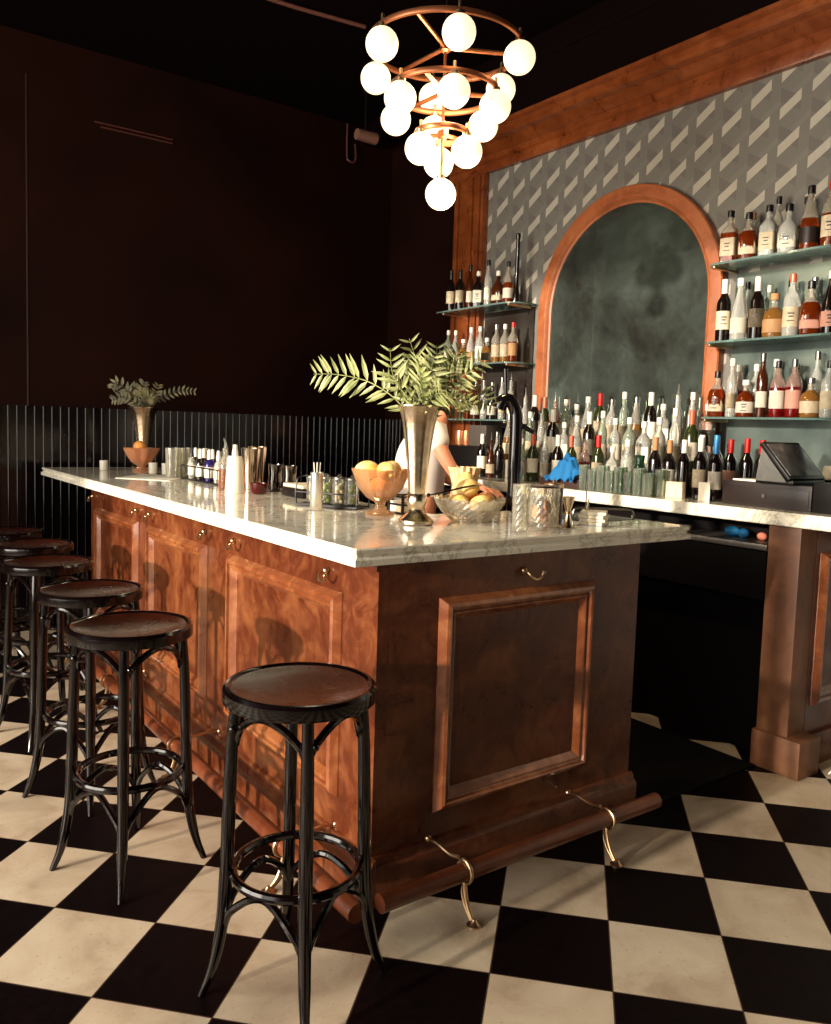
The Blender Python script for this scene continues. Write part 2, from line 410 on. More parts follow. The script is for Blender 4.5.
# foot rails
bm = BM(); add_sweep(bm, [(-.17,-.20,.128),(-.17,1.0,.128),(-.17,2.95,.128)], .026, 14); obj('foot_rail', bm, WOOD_RAIL, bar)
bm = BM(); add_sweep(bm, [(-.10,-.20,.132),(.5,-.20,.135),(1.02,-.20,.135)], .026, 14); obj('foot_rail', bm, WOOD_RAIL, bar)
def bracket(p, d):
    """p: rail centre; d: unit vector from panel to rail (horizontal)"""
    p = Vector(p); d = Vector(d)
    side = Vector((-d.y, d.x, 0))
    bm = BM()
    a = p - d*.175
    pts = smooth_pts([a+Vector((0,0,.02)), p-d*.13+Vector((0,0,.025)), p-d*.07+Vector((0,0,.02)), p-d*.03+Vector((0,0,.028))], 5)
    add_sweep(bm, pts, .006, 8)
    ring = [p + (d*math.cos(t)+Vector((0,0,1))*math.sin(t))*.031 for t in [2*PI*k/20 for k in range(20)]]
    add_sweep(bm, ring, .0055, 8, closed=True)
    q = p - Vector((0,0,.03))
    pts = smooth_pts([q, q+d*.006+Vector((0,0,-.03)), q+d*.02+Vector((0,0,-.065)), Vector((p.x+d.x*.045, p.y+d.y*.045, .008))], 5)
    add_sweep(bm, pts, [.0075-.003*k/len(pts) for k in range(len(pts))], 8)
    pts = smooth_pts([q, q-d*.01+Vector((0,0,-.03)), q+d*.005+Vector((0,0,-.065)), Vector((p.x+d.x*.035, p.y+d.y*.035, .008))], 5)
    add_sweep(bm, pts, .004, 8)
    c = (p.x+d.x*.048, p.y+d.y*.048)
    add_lathe(bm, [(.021,0),(.021,.004),(.012,.008),(.005,.018)], 16, cx=c[0], cy=c[1])
    add_sphere(bm, a+Vector((0,0,.02)), .011, 10)
    o = obj('rail_bracket', bm, BRASS, bar); o['label'] = 'brass foot rail bracket'
for x in (.185, .775): bracket((x,-.20,.134), (0,-1,0))
for y in (.21, 1.12, 2.05, 2.8): bracket((-.17,y,.128), (-1,0,0))
def bag_hook(p, d):
    p = Vector(p); d = Vector(d); s = Vector((-d.y, d.x, 0))
    bm = BM()
    add_sphere(bm, p+d*.004, .011, 10)
    pts = smooth_pts([p, p+d*.022+Vector((0,0,-.004)), p+d*.034+Vector((0,0,-.018))+s*.008, p+d*.036+Vector((0,0,-.026))+s*.026, p+d*.036+Vector((0,0,-.02))+s*.046, p+d*.038+Vector((0,0,-.004))+s*.054], 5)
    add_sweep(bm, pts, .0042, 8); add_sphere(bm, pts[-1], .0065, 8)
    o = obj('bag_hook', bm, BRASS, bar); o['label'] = 'brass bag hook'
for y in (2.94,2.15,1.955,1.272,.985,.283): bag_hook((-.004,y,.925), (-1,0,0))
bag_hook((.546,-.002,.93), (0,-1,0))

# marble top with a stepped edge
def marble_edge(poly, prof, name, m, label, cat):
    bm = BM(); n = len(poly)
    def off(d):
        out = []
        for i in range(n):
            p0, p1, p2 = Vector(poly[i-1]), Vector(poly[i]), Vector(poly[(i+1) % n])
            a = (p1-p0).normalized(); b = (p2-p1).normalized()
            na = Vector((a.y, -a.x)); nb = Vector((b.y, -b.x))
            k = 1/(1+na.dot(nb)) if (1+na.dot(nb)) > 1e-6 else 1
            out.append(p1 - (na+nb)*d*k)
        return out
    rings = [[bm.verts.new((q.x, q.y, z)) for q in off(d)] for d, z in prof]
    for a, b in zip(rings, rings[1:]):
        for i in range(n): bm.faces.new((a[i], a[(i+1) % n], b[(i+1) % n], b[i]))
    bm.faces.new(rings[-1]); bm.faces.new(list(reversed(rings[0])))
    return tag(obj(name, bm, m, angle=.5), label, cat)
poly = [(-.14,-.10),(1.27,-.10),(1.27,.13),(.98,.13),(.98,.56),(.60,.56),(.60,3.62),(-.14,3.62)]
marble_edge(poly, [(.012,1.0),(.0,1.004),(.0,1.020),(.010,1.026),(.012,1.030),(.006,1.036),(.004,1.046),(.009,1.05)], 'marble_bar_top', MARBLE,
            'L-shaped white veined marble top with moulded edge on the mahogany bar', 'bar top')

# steel sink station inside the bar
t = thing('sink_station', 'steel underbar station in the well behind the marble top', 'sink', (.95,.81,0))
bm = BM(); add_box(bm, -.30,.28,-.20,.30,.10,.90,bev=.004); obj('cabinet', bm, mat('dark_steel', (50,44,42), .45, metal=.8), t)
bm = BM(); add_box(bm, -.31,.29,-.21,.31,.90,.93,bev=.004); obj('work_surface', bm, STEEL, t)
t = thing('drip_rack', 'black slatted rack with bent steel rod beside the napkins', 'rack', (1.12,.22,.93))
bm = BM(); add_box(bm, -.12,.17,-.08,.20,0,.118,bev=.004); obj('rack_body', bm, BLACK, t)
bm = BM(); add_sweep(bm, smooth_pts([(-.10,.02,.118),(-.10,.02,.15),(-.07,.01,.158),(.12,-.04,.152),(.15,-.05,.14),(.15,-.05,.117)], 5), .005, 8); obj('rod', bm, STEEL, t)

# ------------------------------------------------------------------ stools
def make_stool():
    t = thing('bar_stool', '', 'bar stool', group='bentwood stools along the bar')
    R = .182
    bm = BM()
    add_lathe(bm, [(.0001,.733),(.06,.734),(.11,.738),(.145,.744),(.158,.749),(.164,.7495),(.164,.728),(.0001,.724)], 96, cap=False)
    obj('seat', bm, WOOD_SEAT, t)
    bm = BM()
    add_lathe(bm, [(.158,.718),(.172,.716),(R,.719),(R+.001,.730),(R,.747),(.176,.7545),(.169,.755),(.162,.750),(.158,.74),(.158,.718)], 96, cap=False)
    obj('seat_rim', bm, BLACKWOOD, t)
    legs = []
    for k in range(4):
        a = k*PI/2; c, s = math.cos(a), math.sin(a)
        ctrl = [(.150,.718),(.158,.60),(.163,.45),(.167,.30),(.176,.17),(.196,.07),(.222,.0)]
        pts = smooth_pts([(r*c, r*s, z) for r, z in ctrl], 5)
        n = len(pts); rr = [.0135+.003*math.sin(PI*min(1, i/n*1.2)) - .005*max(0, (i/n-.75)*4) for i in range(n)]
        bm = BM(); add_sweep(bm, pts, rr, 12); obj('leg', bm, BLACKWOOD, t)
    def arch(z0, z1, r0, rm, rad, name):
        for k in range(4):
            a0 = k*PI/2; pts = []
            for i in range(17):
                s = i/16; a = a0 + s*PI/2
                e = math.sin(PI*s)
                h = e**.6
                rr = r0 + (rm-r0)*e
                # straighter chord between the legs than the full circle
                pts.append((rr*math.cos(a), rr*math.sin(a), z0+(z1-z0)*h))
            bm = BM(); add_sweep(bm, pts, .0095, 8); obj(name, bm, BLACKWOOD, t)
    arch(.615, .700, .148, .128, .0, 'seat_brace')
    arch(.165, .272, .172, .122, .0, 'foot_brace')
    bm = BM(); add_sweep(bm, [(.152*math.cos(2*PI*k/48), .152*math.sin(2*PI*k/48), .300) for k in range(48)], .0115, 10, closed=True)
    obj('foot_ring', bm, BLACKWOOD, t)
    bm = BM()
    for k in range(4):
        a = k*PI/2
        add_sphere(bm, (.158*math.cos(a+.1), .158*math.sin(a+.1), .655), .010, 8)
    obj('screw_cap', bm, BLACKWOOD, t)
    return t
stool = make_stool()
SPOTS = [((-.337,-.185), -21, 'dark bentwood bar stool with glowing brown seat at the marble corner, nearest of all'),
         ((-.506,.583), -23, 'black bentwood bar stool just behind the nearest one, standing clear on pale tiles'),
         ((-.468,1.177), -15, 'black bentwood bar stool standing third from the marble corner'),
         ((-.473,1.85), -30, 'black bentwood bar stool standing fourth from the marble corner'),
         ((-.425,2.40), -10, 'black bentwood bar stool second from the wainscot wall, seat mostly overlapped'),
         ((-.45,2.92), -25, 'black bentwood bar stool standing closest to the ribbed wainscot')]
for i, ((x, y), a, lab) in enumerate(SPOTS):
    if i == 0: stool.location = (x, y, 0); stool.rotation_euler = (0, 0, math.radians(a)); stool['label'] = lab
    else: dup(stool, (x, y, 0), math.radians(a), lab)

# ------------------------------------------------------------------ chandelier
ch = thing('globe_chandelier', 'three-tier copper ring chandelier with glowing opal globes above the bar', 'chandelier', (.9,.976,0))
TIERS = [(2.955, .322, [-178,-118,-58,2,62,121], (-148,-28,92)), (2.775, .226, [-178,-117,-57,2,63,118], (-148,-28,92)), (2.603, .112, [180,-60,60], (0,120,-120))]
bm = BM(); add_sweep(bm, [(0,0,2.42),(0,0,2.96)], .006, 10); obj('stem', bm, COPPER, ch)
bm = BM(); add_sweep(bm, [(0,0,2.96),(0,0,3.74)], .0035, 8); obj('cable', bm, BLACK, ch)
bm = BM(); add_lathe(bm, [(.065,3.75),(.065,3.73),(.02,3.715),(.008,3.70)], 24); obj('canopy', bm, BLACK, ch)
def globe(x, y, z):
    bm = BM(); add_sphere(bm, (x, y, z), .065, 24); g = obj('globe', bm, OPAL, ch)
    bm = BM(); add_lathe(bm, [(.02,z+.060),(.02,z+.076),(.007,z+.082),(.007,z+.115),(.0001,z+.118)], 14, cx=x, cy=y); obj('globe_cap', bm, BRASS, g)
for z, R, angs, sp in TIERS:
    bm = BM(); add_sweep(bm, [(R*math.cos(2*PI*k/72), R*math.sin(2*PI*k/72), z) for k in range(72)], .0085, 8, closed=True, flat=1.6); obj('ring', bm, COPPER, ch)
    bm = BM(); add_lathe(bm, [(.012,z-.02),(.022,z-.012),(.022,z+.012),(.012,z+.02)], 16); obj('hub', bm, COPPER, ch)
    for a in sp:
        a = math.radians(a); bm = BM(); add_sweep(bm, [(.015*math.cos(a), .015*math.sin(a), z), (R*math.cos(a), R*math.sin(a), z)], .0075, 8, flat=1.3); obj('spoke', bm, COPPER, ch)
    for a in angs:
        a = math.radians(a); globe(R*math.cos(a), R*math.sin(a), z-.082)
globe(0, 0, 2.358)

# ------------------------------------------------------------------ back bar
bb = thing('back_bar', 'dark back bar cabinet with worn brown wooden end post', 'back bar', (0,0,0))
bm = BM(); add_box(bm, 1.925,2.05,-.145,-.005,0,1.02,bev=.004); obj('end_post', bm, WOOD_PILL, bb)
bm = BM(); add_box(bm, 1.900,2.06,-.215,.0,0,.155,bev=.006); obj('post_plinth', bm, WOOD_PILL, bb)
bm = BM(); add_box(bm, 2.051,2.49,-.145,-.11,0,1.02); obj('end_panel', bm, WOOD_BAR, bb, smooth=False)
bm = BM(); add_frame(bm, 2.085, 2.46, .26, .91, MP, lambda a, b, h: (a, -.145-h, b)); obj('panel_moulding', bm, WOOD_MOULD, bb, angle=.35)
bm = BM(); add_box(bm, 2.062,2.49,-.165,-.146,0,.14,bev=.003); obj('skirting', bm, WOOD_BAR, bb)
bm = BM(); add_box(bm, 2.03,2.49,0,2.85,0,.90); add_box(bm, 1.925,2.0295,0,2.85,.70,.90); add_box(bm, 2.2,2.49,0,2.85,.90,1.02); obj('cabinet_front', bm, BLACKM, bb, smooth=False)
bm = BM(); add_box(bm, 1.925,2.2,0,1.5,.905,.93,bev=.003); obj('steel_ledge', bm, mat('dull_steel', (118,110,104), .4, metal=.7), bb)
marble_edge([(1.88,-2.2),(2.498,-2.2),(2.498,2.55),(1.88,2.55)], [(.004,1.022),(0,1.026),(0,1.074),(.004,1.078)], 'marble_worktop', MARBLE,
            'long straight white marble worktop of the back bar below the arched mirror', 'worktop')
bm = BM(); add_box(bm, 1.14,1.885,-.035,3.2,.0005,.012,bev=.003)
tag(obj('rubber_mat', bm, mat('black_rubber', (8,4,5), .8, spec=.2)), 'long black rubber mat on the floor between bar and back bar', 'mat')
bm = BM(); add_sphere(bm, (2.06,.25,.953), .023, 12, sy=1.7, sz=1.0); add_sphere(bm, (2.05,.19,.951), .021, 10, sy=1.3)
tag(obj('blue_cloth_ball', bm, mat('bright_blue_cloth', (16,90,150), .6, col2=(30,130,180), var_scale=20)), 'crumpled bright blue cloth on the steel ledge under the worktop', 'cloth')
bm = BM(); add_sphere(bm, (2.05,.10,.948), .018, 10, sy=1.3); tag(obj('pink_sponge', bm, mat('pink_sponge', (210,120,96), .6)), 'small pink sponge on the steel ledge next to the wooden post', 'sponge')
bm = BM(); add_box(bm, 1.96,2.06,.46,.66,.931,.955,bev=.004); tag(obj('folded_towel', bm, mat('grey_towel', (130,122,112), .8)), 'flat folded grey towel on the steel ledge under the worktop', 'towel')
bm = BM(); add_sweep(bm, smooth_pts([(2.08,-.30,.004),(2.10,-.31,.04),(2.10,-.32,.13),(2.12,-.34,.30)], 6), .006, 8); add_sweep(bm, smooth_pts([(2.08,-.30,.006),(2.09,-.27,.03),(2.075,-.25,.006)], 5), .004, 8)
tag(obj('white_cable', bm, mat('white_rubber', (206,206,198), .4)), 'white cable standing by the skirting of the panelled back bar end', 'cable')

# arched mirror
AY, AZ, AR, AI = 1.313, 2.100, .664, .566
def arch_pts(r, zb, n=40):
    return [(AY-r, zb)] + [(AY-r*math.cos(PI*k/n), AZ+r*math.sin(PI*k/n)) for k in range(n+1)] + [(AY+r, zb)]
t = thing('arched_mirror', 'tall arched wall mirror in an orange-brown wooden frame behind the bottles', 'mirror', (2.5, AY, 1.078))
bm = BM()
PR = [(AR,0),(AR,-.045),(AR-.006,-.052),(AR-.05,-.055),(AI+.03,-.055),(AI+.022,-.048),(AI+.012,-.034),(AI,-.03),(AI,0)]
rings = [[bm.verts.new((h, y-AY, z-1.078)) for y, z in arch_pts(r, 1.079)] for r, h in PR]
for a, b in zip(rings, rings[1:]):
    for i in range(len(a)-1): bm.faces.new((a[i], a[i+1], b[i+1], b[i]))
obj('frame', bm, WOOD_FRAME, t, angle=.5)
w = NT('aged_mirror')
n1 = w.noise(1.6, 7, rough=.6, dist=.3); n2 = w.noise(14, 6, rough=.7, dist=.8)
haze = w.ramp(n1, [(.3, (60,59,55)), (.55, (100,112,104)), (.75, (152,172,160))])
gl = w.t.nodes.new('ShaderNodeBsdfGlossy'); gl.inputs['Color'].default_value = lin((170,180,172)); gl.inputs['Roughness'].default_value = .03
df = w.t.nodes.new('ShaderNodeBsdfDiffuse'); w.link(haze, df.inputs['Color'])
mx = w.t.nodes.new('ShaderNodeMixShader'); mx.inputs[0].default_value = .6
w.link(gl.outputs[0], mx.inputs[1]); w.link(df.outputs[0], mx.inputs[2])
w.link(mx.outputs[0], w.t.nodes['Material Output'].inputs['Surface'])
w.link(w.math('MULTIPLY_ADD', n2, .4, .08), mx.inputs[0])
MIRROR = w.m
bm = BM(); add_extrude(bm, [(y-AY, z-1.078) for y, z in arch_pts(AI+.004, 1.079)], .010, 'X', -.025); obj('mirror_glass', bm, MIRROR, t, smooth=False)
bm = BM(); add_box(bm, 2.488,2.499,-.6,.60,1.079,2.19); tag(obj('mirror_panel', bm, mat('cloudy_mirror', (70,82,78), .3, metal=.45, col2=(104,116,110), var_scale=3.5), smooth=False), 'cloudy teal-grey mirror panel behind the shelves over the till', 'mirror')
bm = BM(); add_box(bm, 2.488,2.499,2.05,2.54,1.079,2.17); tag(obj('mirror_panel', bm, mat('dark_mirror', (60,50,46), .2, metal=.6, col2=(84,80,74), var_scale=3.5), smooth=False), 'dim mirror panel behind the small shelves beside the pilaster', 'mirror')

# glass shelves
SHR = [2.215, 1.838, 1.470]; SHL = [2.185, 1.808, 1.440]
def shelf(y0, y1, z, label, round_lo=False):
    t = thing('glass_shelf', label, 'shelf', (2.5, (y0+y1)/2, z), group='glass bottle shelves')
    h = (y1-y0)/2; d = .215
    pts = [(-.014,-h),(-d,-h)] + [(-d, -h+.03+k*(2*h-.06-.10)/2) for k in range(3)]
    pts = [(-.014,-h),(-d,-h)] + [(-d+.10*(1-math.cos(PI/2*k/8)), h-.10+.10*math.sin(PI/2*k/8)) for k in range(9)] + [(-.014,h)]
    if round_lo:
        pts = [(-.014,-h)] + [(-d+.12*(1-math.sin(PI/2*k/8)), -h+.12*(1-math.cos(PI/2*k/8))) for k in range(9)] + [(-d,h),(-.014,h)]
    bm = BM(); add_extrude(bm, pts, .010, 'Z', -.010); obj('glass_plate', bm, GREENGLASS, t, smooth=False)
    for y in (-h+.06, h-.06):
        bm = BM(); add_box(bm, -.19,-.012,y-.006,y+.006,-.024,-.0105,bev=.001); add_sphere(bm, (-.195,y,-.017), .009, 8); obj('bracket', bm, BRASS, t)
for z, l in zip(SHR, ('top', 'middle', 'bottom')): shelf(-.55, .66, z, l+' glass shelf of the long bottle shelves over the till')
for z, l in zip(SHL, ('top', 'middle', 'bottom')): shelf(2.03, 2.83, z, l+' small glass shelf between the pilaster and the arched mirror', True)

# ------------------------------------------------------------------ bottles
def glass_mat(name, top, low, fill, tr=.8):
    """glass; contents up to the fill height in its own colour"""
    w = NT(name)
    sep = w.t.nodes.new('ShaderNodeSeparateXYZ'); w.link(w.tc.outputs['Object'], sep.inputs[0])
    f = w.math('LESS_THAN', sep.outputs[2], fill)
    c = w.mix(f, top, low); w.link(c, w.b.inputs['Base Color'])
    return w.set(Roughness=.05, Transmission_Weight=tr, IOR=1.4)
G_AMBER = glass_mat('amber_whiskey_glass', (238,228,208), (160,62,16), .145)
G_RED = glass_mat('red_liqueur_glass', (226,190,176), (170,24,14), .15)
G_GOLD = glass_mat('golden_spirit_glass', (238,232,214), (216,150,70), .14)
G_CLEAR = glass_mat('clear_spirit_glass', (250,250,240), (246,246,232), .1, tr=.74)
G_GREEN = glass_mat('pale_green_glass', (214,228,204), (184,212,186), .1, tr=.76)
G_OLIVE = mat('olive_bottle_glass', (52,60,26), .08, trans=.5)
G_DARK = mat('black_bottle_glass', (16,9,8), .06, coat=.4)
G_BROWN = mat('brown_bottle_glass', (74,32,12), .06, trans=.5)
G_BLUE = mat('violet_bottle_glass', (46,30,110), .08, trans=.4)
CAPM = {'black': BLACK, 'white': mat('white_cap', (232,226,210), .4), 'red': mat('red_foil', (186,30,26), .35, metal=.3), 'gold': mat('gold_foil', (190,150,84), .3, metal=.8),
        'steel': STEEL, 'blue': mat('blue_foil', (60,130,190), .35, metal=.3), 'cork': mat('cork', (176,124,80), .7), 'rose': mat('rose_foil', (206,96,70), .35, metal=.3)}
LABM = {'cream': CREAM, 'white': WHITE, 'tan': mat('tan_label', (206,160,112), .6), 'pink': mat('pink_label', (226,168,146), .6), 'dark': mat('dark_label', (40,28,24), .5), 'yellow': mat('yellow_label', (226,196,120), .6)}
SHAPES = { # profile (r, z), squareness, label (r, z0, z1), cap (r, z0, z1)
 'round':  ([(.028,0),(.036,.003),(.038,.012),(.038,.165),(.034,.185),(.020,.208),(.0135,.222),(.0125,.262),(.014,.264),(.014,.27)], 0, (.0386,.045,.135), (.0155,.248,.285)),
 'square': ([(.032,0),(.036,.003),(.037,.010),(.037,.150),(.033,.168),(.018,.184),(.0135,.195),(.0135,.232),(.015,.236)], .85, (.0376,.035,.120), (.0165,.222,.255)),
 'wine':   ([(.030,0),(.036,.003),(.037,.012),(.037,.185),(.032,.205),(.018,.228),(.0145,.245),(.0140,.295),(.0155,.297),(.0155,.305)], 0, (.0376,.060,.150), (.0158,.235,.308)),
 'slope':  ([(.034,0),(.039,.003),(.040,.012),(.039,.110),(.034,.155),(.022,.200),(.0145,.235),(.0140,.280),(.0155,.286)], 0, (.0402,.035,.105), (.0160,.255,.292)),
 'squat':  ([(.040,0),(.048,.004),(.050,.014),(.050,.095),(.044,.118),(.022,.138),(.016,.150),(.0155,.182),(.018,.186)], 0, (.0506,.025,.085), (.0200,.176,.205)),
 'slim':   ([(.022,0),(.027,.003),(.028,.010),(.028,.190),(.024,.215),(.0135,.240),(.0120,.300),(.0135,.304)], 0, (.0286,.050,.130), (.0145,.280,.320)),
 'flask':  ([(.034,0),(.040,.003),(.042,.010),(.046,.100),(.042,.135),(.024,.160),(.0145,.175),(.0145,.215),(.016,.219)], .55, (.0445,.030,.100), (.0175,.205,.240)),
}
PROTO = {}
def make_bottle(shape, glass, lab, cap, mark=False):
    key = (shape, glass.name, lab, cap, mark)
    if key in PROTO:
        o = PROTO[key]; c = dup(o); return c
    prof, sq, L, CP = SHAPES[shape]
    t = thing('bottle', '', 'bottle')
    zs = prof[-1][1]
    sqs = [sq if z < prof[-5][1] else 0 for r, z in prof] if sq else None
    bm = BM(); add_lathe(bm, prof, 24, sq=sqs); obj('glass_body', bm, glass, t)
    if lab:
        bm = BM(); r, z0, z1 = L
        n = 20; arc = PI*1.15; va, vb = [], []
        for i in range(n+1):
            a = -arc/2 + arc*i/n
            f = 1.
            if sq: f = (1-sq) + sq*min(1/max(abs(math.cos(a)), abs(math.sin(a)), 1e-6), 1.30)
            # front of the bottle is -X
            x, y = -r*f*math.cos(a), -r*f*math.sin(a)
            va.append(bm.verts.new((x, y, z0))); vb.append(bm.verts.new((x, y, z1)))
        for i in range(n): bm.faces.new((va[i], va[i+1], vb[i+1], vb[i]))
        # thickness inward
        bmesh.ops.solidify(bm, geom=bm.faces[:], thickness=.0005)
        lo = obj('paper_label', bm, LABM[lab], t)
        if mark:
            bm = BM(); rr = r*(1.0 if not sq else 1.0)+.0012
            zc = (z0+z1)/2
            add_box(bm, -rr-.0004,-rr, -.014,.014, zc+.012,zc+.018)
            add_box(bm, -rr-.0004,-rr, -.010,.010, zc-.002,zc+.004)
            add_box(bm, -rr-.0004,-rr, -.016,.016, zc-.020,zc-.016)
            obj('label_mark', bm, LABM['dark'], lo, smooth=False)
    if cap:
        r, z0, z1 = CP
        bm = BM(); add_lathe(bm, [(r,z0),(r+.0004,z0+.004),(r+.0004,z1-.003),(r-.002,z1)], 18); obj('cap', bm, CAPM[cap], t)
    else:
        # steel pourer
        r, z0, z1 = CP
        bm = BM(); add_sweep(bm, [(0,0,zs-.004),(0,0,zs+.03),(-.006,0,zs+.06)], [.0075,.004,.003], 10); obj('pour_spout', bm, STEEL, t)
    PROTO[key] = t
    return t
GN = {G_AMBER:'amber whiskey', G_RED:'red liqueur', G_GOLD:'golden spirit', G_CLEAR:'clear glass', G_GREEN:'pale green glass', G_OLIVE:'olive green', G_DARK:'black glass', G_BROWN:'brown glass', G_BLUE:'violet glass'}
SN = {'round':'round', 'square':'square', 'wine':'tall', 'slope':'sloping', 'squat':'squat', 'slim':'slim', 'flask':'broad'}
ORD = ['first','second','third','fourth','fifth','sixth','seventh','eighth','ninth','tenth','eleventh','twelfth','thirteenth','fourteenth','fifteenth','sixteenth','seventeenth','eighteenth','nineteenth','twentieth','twenty-first','twenty-second','twenty-third','twenty-fourth']
def place_bottle(spec, x, y, z, where, group, sc=1., rz=None, wxy=.86):
    shape, glass, lab, cap = spec[:4]
    o = make_bottle(shape, glass, lab, cap, mark=len(spec) > 4)
    o.location = (x, y, z); o.rotation_euler = (0, 0, rz if rz is not None else math.radians(25+rnd.uniform(-12, 12))); o.scale = (sc*wxy, sc*wxy, sc*(.94 if wxy < .9 else 1.))
    d = '%s %s bottle' % (SN[shape], GN[glass])
    if lab: d += ', %s label' % lab
    o['label'] = '%s, %s' % (d, where); o['group'] = group
    return o
def row(specs, y0, y1, x, z, where, group, jit=.01, sc0=1., wxy=.86):
    n = len(specs)
    for i, s in enumerate(specs):
        y = y0 + (y1-y0)*(i/(n-1) if n > 1 else 0) + rnd.uniform(-jit, jit)*.5
        place_bottle(s, x+rnd.uniform(-jit, jit)*.5, y, z, where % ORD[i], group, sc=sc0*rnd.uniform(.95, 1.03), wxy=wxy)

M_ = 1
A, Rr, Gd, Cl, Gn, Ol, Dk, Br = G_AMBER, G_RED, G_GOLD, G_CLEAR, G_GREEN, G_OLIVE, G_DARK, G_BROWN
# right shelves: front rows then back rows (order: from the mirror frame outwards)
row([('square',A,'cream','black',M_),('flask',A,'cream','black'),('square',Cl,'cream','black',M_),('flask',Cl,'white','black',M_),('slope',A,'dark','black'),('round',A,'cream','red',M_),('slope',Gd,'cream','black')],
    .565, -.04, 2.365, 2.2155, '%s from mirror, front of top till-side shelf', 'bottles on the top glass shelf', wxy=1.0, jit=.004)
row([('square',Gd,'white','cork'),('slim',Cl,'cream','black'),('round',A,'cream','black'),('round',Gd,'tan','gold')],
    .50, .08, 2.442, 2.2155, '%s from mirror, back of top till-side shelf', 'bottles on the top glass shelf', sc0=1.03)
row([('wine',Dk,'cream','white',M_),('slope',Cl,'white','white'),('wine',Dk,'cream','white',M_),('squat',Gd,'tan','cork'),('round',Cl,'cream','rose',M_),('flask',A,'pink','black'),('slope',Dk,'pink','white',M_),('round',Dk,None,'black')],
    .575, -.05, 2.365, 1.8385, '%s from mirror, front of middle till-side shelf', 'bottles on the middle glass shelf', wxy=.97, jit=.004)
row([('slim',Cl,'white','black'),('round',Gn,'cream','white'),('slope',Cl,'cream','black'),('round',Cl,'cream','steel'),('slim',Cl,'white','white')],
    .50, .05, 2.442, 1.8385, '%s from mirror, back of middle till-side shelf', 'bottles on the middle glass shelf', sc0=1.03)
row([('flask',A,'cream','black',M_),('slim',Cl,'cream','white'),('squat',A,'white','white',M_),('slim',Br,'white','steel'),('round',Rr,'white','black'),('round',Rr,'pink','steel'),('squat',Gd,'cream','steel'),('round',Cl,'cream','black'),('slope',Cl,'white','steel')],
    .585, -.06, 2.365, 1.4705, '%s from mirror, front of bottom till-side shelf', 'bottles on the bottom glass shelf', sc0=.92, wxy=.98, jit=.004)
row([('slope',Rr,'white','white'),('round',Cl,'cream','white'),('slope',Gd,'cream','white'),('round',Rr,'cream','black'),('slim',Cl,'white','steel'),('slope',Cl,'white','steel')],
    .52, .02, 2.442, 1.4705, '%s from mirror, back of bottom till-side shelf', 'bottles on the bottom glass shelf')
# left shelves
row([('wine',Dk,'cream','black'),('wine',Dk,'cream','black'),('slim',Br,'white','black'),('square',Dk,'white','white',M_),('slim',Cl,'white','black'),('flask',Br,'cream','white'),('slope',A,'white','black')],
    2.76, 2.17, 2.36, 2.1855, '%s from pilaster, top small shelf', 'bottles on the top small shelf')
bm = BM(); add_lathe(bm, [(.022,0),(.026,.003),(.026,.04),(.018,.08),(.014,.12),(.013,.40),(.016,.405),(.016,.43),(.010,.435)], 20)
tag(obj('pepper_mill', bm, BLACKWOOD, loc=(2.37,2.10,2.1855)), 'very tall thin black bottle-like mill beside the arch on the top small shelf', 'mill')
row([('round',Gn,'white','white'),('slope',Cl,'cream','white',M_),('squat',Gd,'cream','white'),('slope',Cl,'tan','white'),('round',Cl,'white','white'),('squat',Gd,'cream','white'),('round',Gd,'cream','steel'),('round',Gd,'cream','white'),('round',A,'tan','red')],
    2.77, 2.10, 2.36, 1.8085, '%s from pilaster, middle small shelf', 'bottles on the middle small shelf', sc0=.92)
row([('slope',Br,'white','steel'),('slim',Cl,'white','steel'),('slope',Dk,'white','steel'),('slim',Cl,'cream','steel'),('slim',Cl,'white',None)],
    2.46, 2.10, 2.36, 1.4405, '%s from pilaster, bottom small shelf', 'bottles on the bottom small shelf', sc0=.9)

# stepped riser on the worktop holding the crowd of bottles
bm = BM(); add_box(bm, 2.315,2.44,.60,2.03,1.0785,1.29,bev=.003); add_box(bm, 2.185,2.3145,.60,2.03,1.0785,1.19,bev=.003)
tag(obj('bottle_riser', bm, mat('pale_riser', (150,142,126), .5)), 'stepped riser crowded with bottles below the arched mirror', 'riser')
pool = [('round',Cl,'white','white'),('slope',Cl,'cream','white'),('slim',Cl,'white',None),('round',Cl,'cream','white'),('wine',Ol,'cream','red'),('slope',Gd,'cream','steel'),('round',Gn,'white','white'),
        ('slim',Cl,'cream','white'),('wine',Dk,'white','white'),('round',Cl,'cream','steel'),('square',Cl,'white','steel'),('wine',Ol,'white','rose'),('square',Cl,'white','white'),('slim',Gn,'cream','white'),('flask',Gd,'cream','cork'),('round',Rr,'cream',None)]
def crowd(n, off):
    return [pool[(i*5+off+rnd.randint(0, 3)) % len(pool)] for i in range(n)]
for i, (n, x, z, nm, sc) in enumerate(((16,2.378,1.2905,'back',.98),(15,2.25,1.1905,'middle',.98),(9,2.12,1.0785,'front',.92))):
    row(crowd(n, i*3), 1.98 if i < 2 else 1.72, .64 if i < 2 else .92, x, z, '%s from the tap, '+nm+' row below arched mirror', 'bottles crowded below the mirror', jit=.006, sc0=sc, wxy=.96)
row([('round',Dk,'white','steel'),('slim',Cl,'white','steel')],
    2.20, 2.075, 2.24, 1.0785, '%s from pilaster, worktop under small shelves', 'bottles under the small shelves', sc0=.95)
row([('wine',Dk,'white','white'),('slope',Br,'cream',None),('wine',Dk,None,'black')], 2.03, 1.87, 2.08, 1.0785, '%s of three behind the black tap', 'dark bottles behind the tap', sc0=.9)
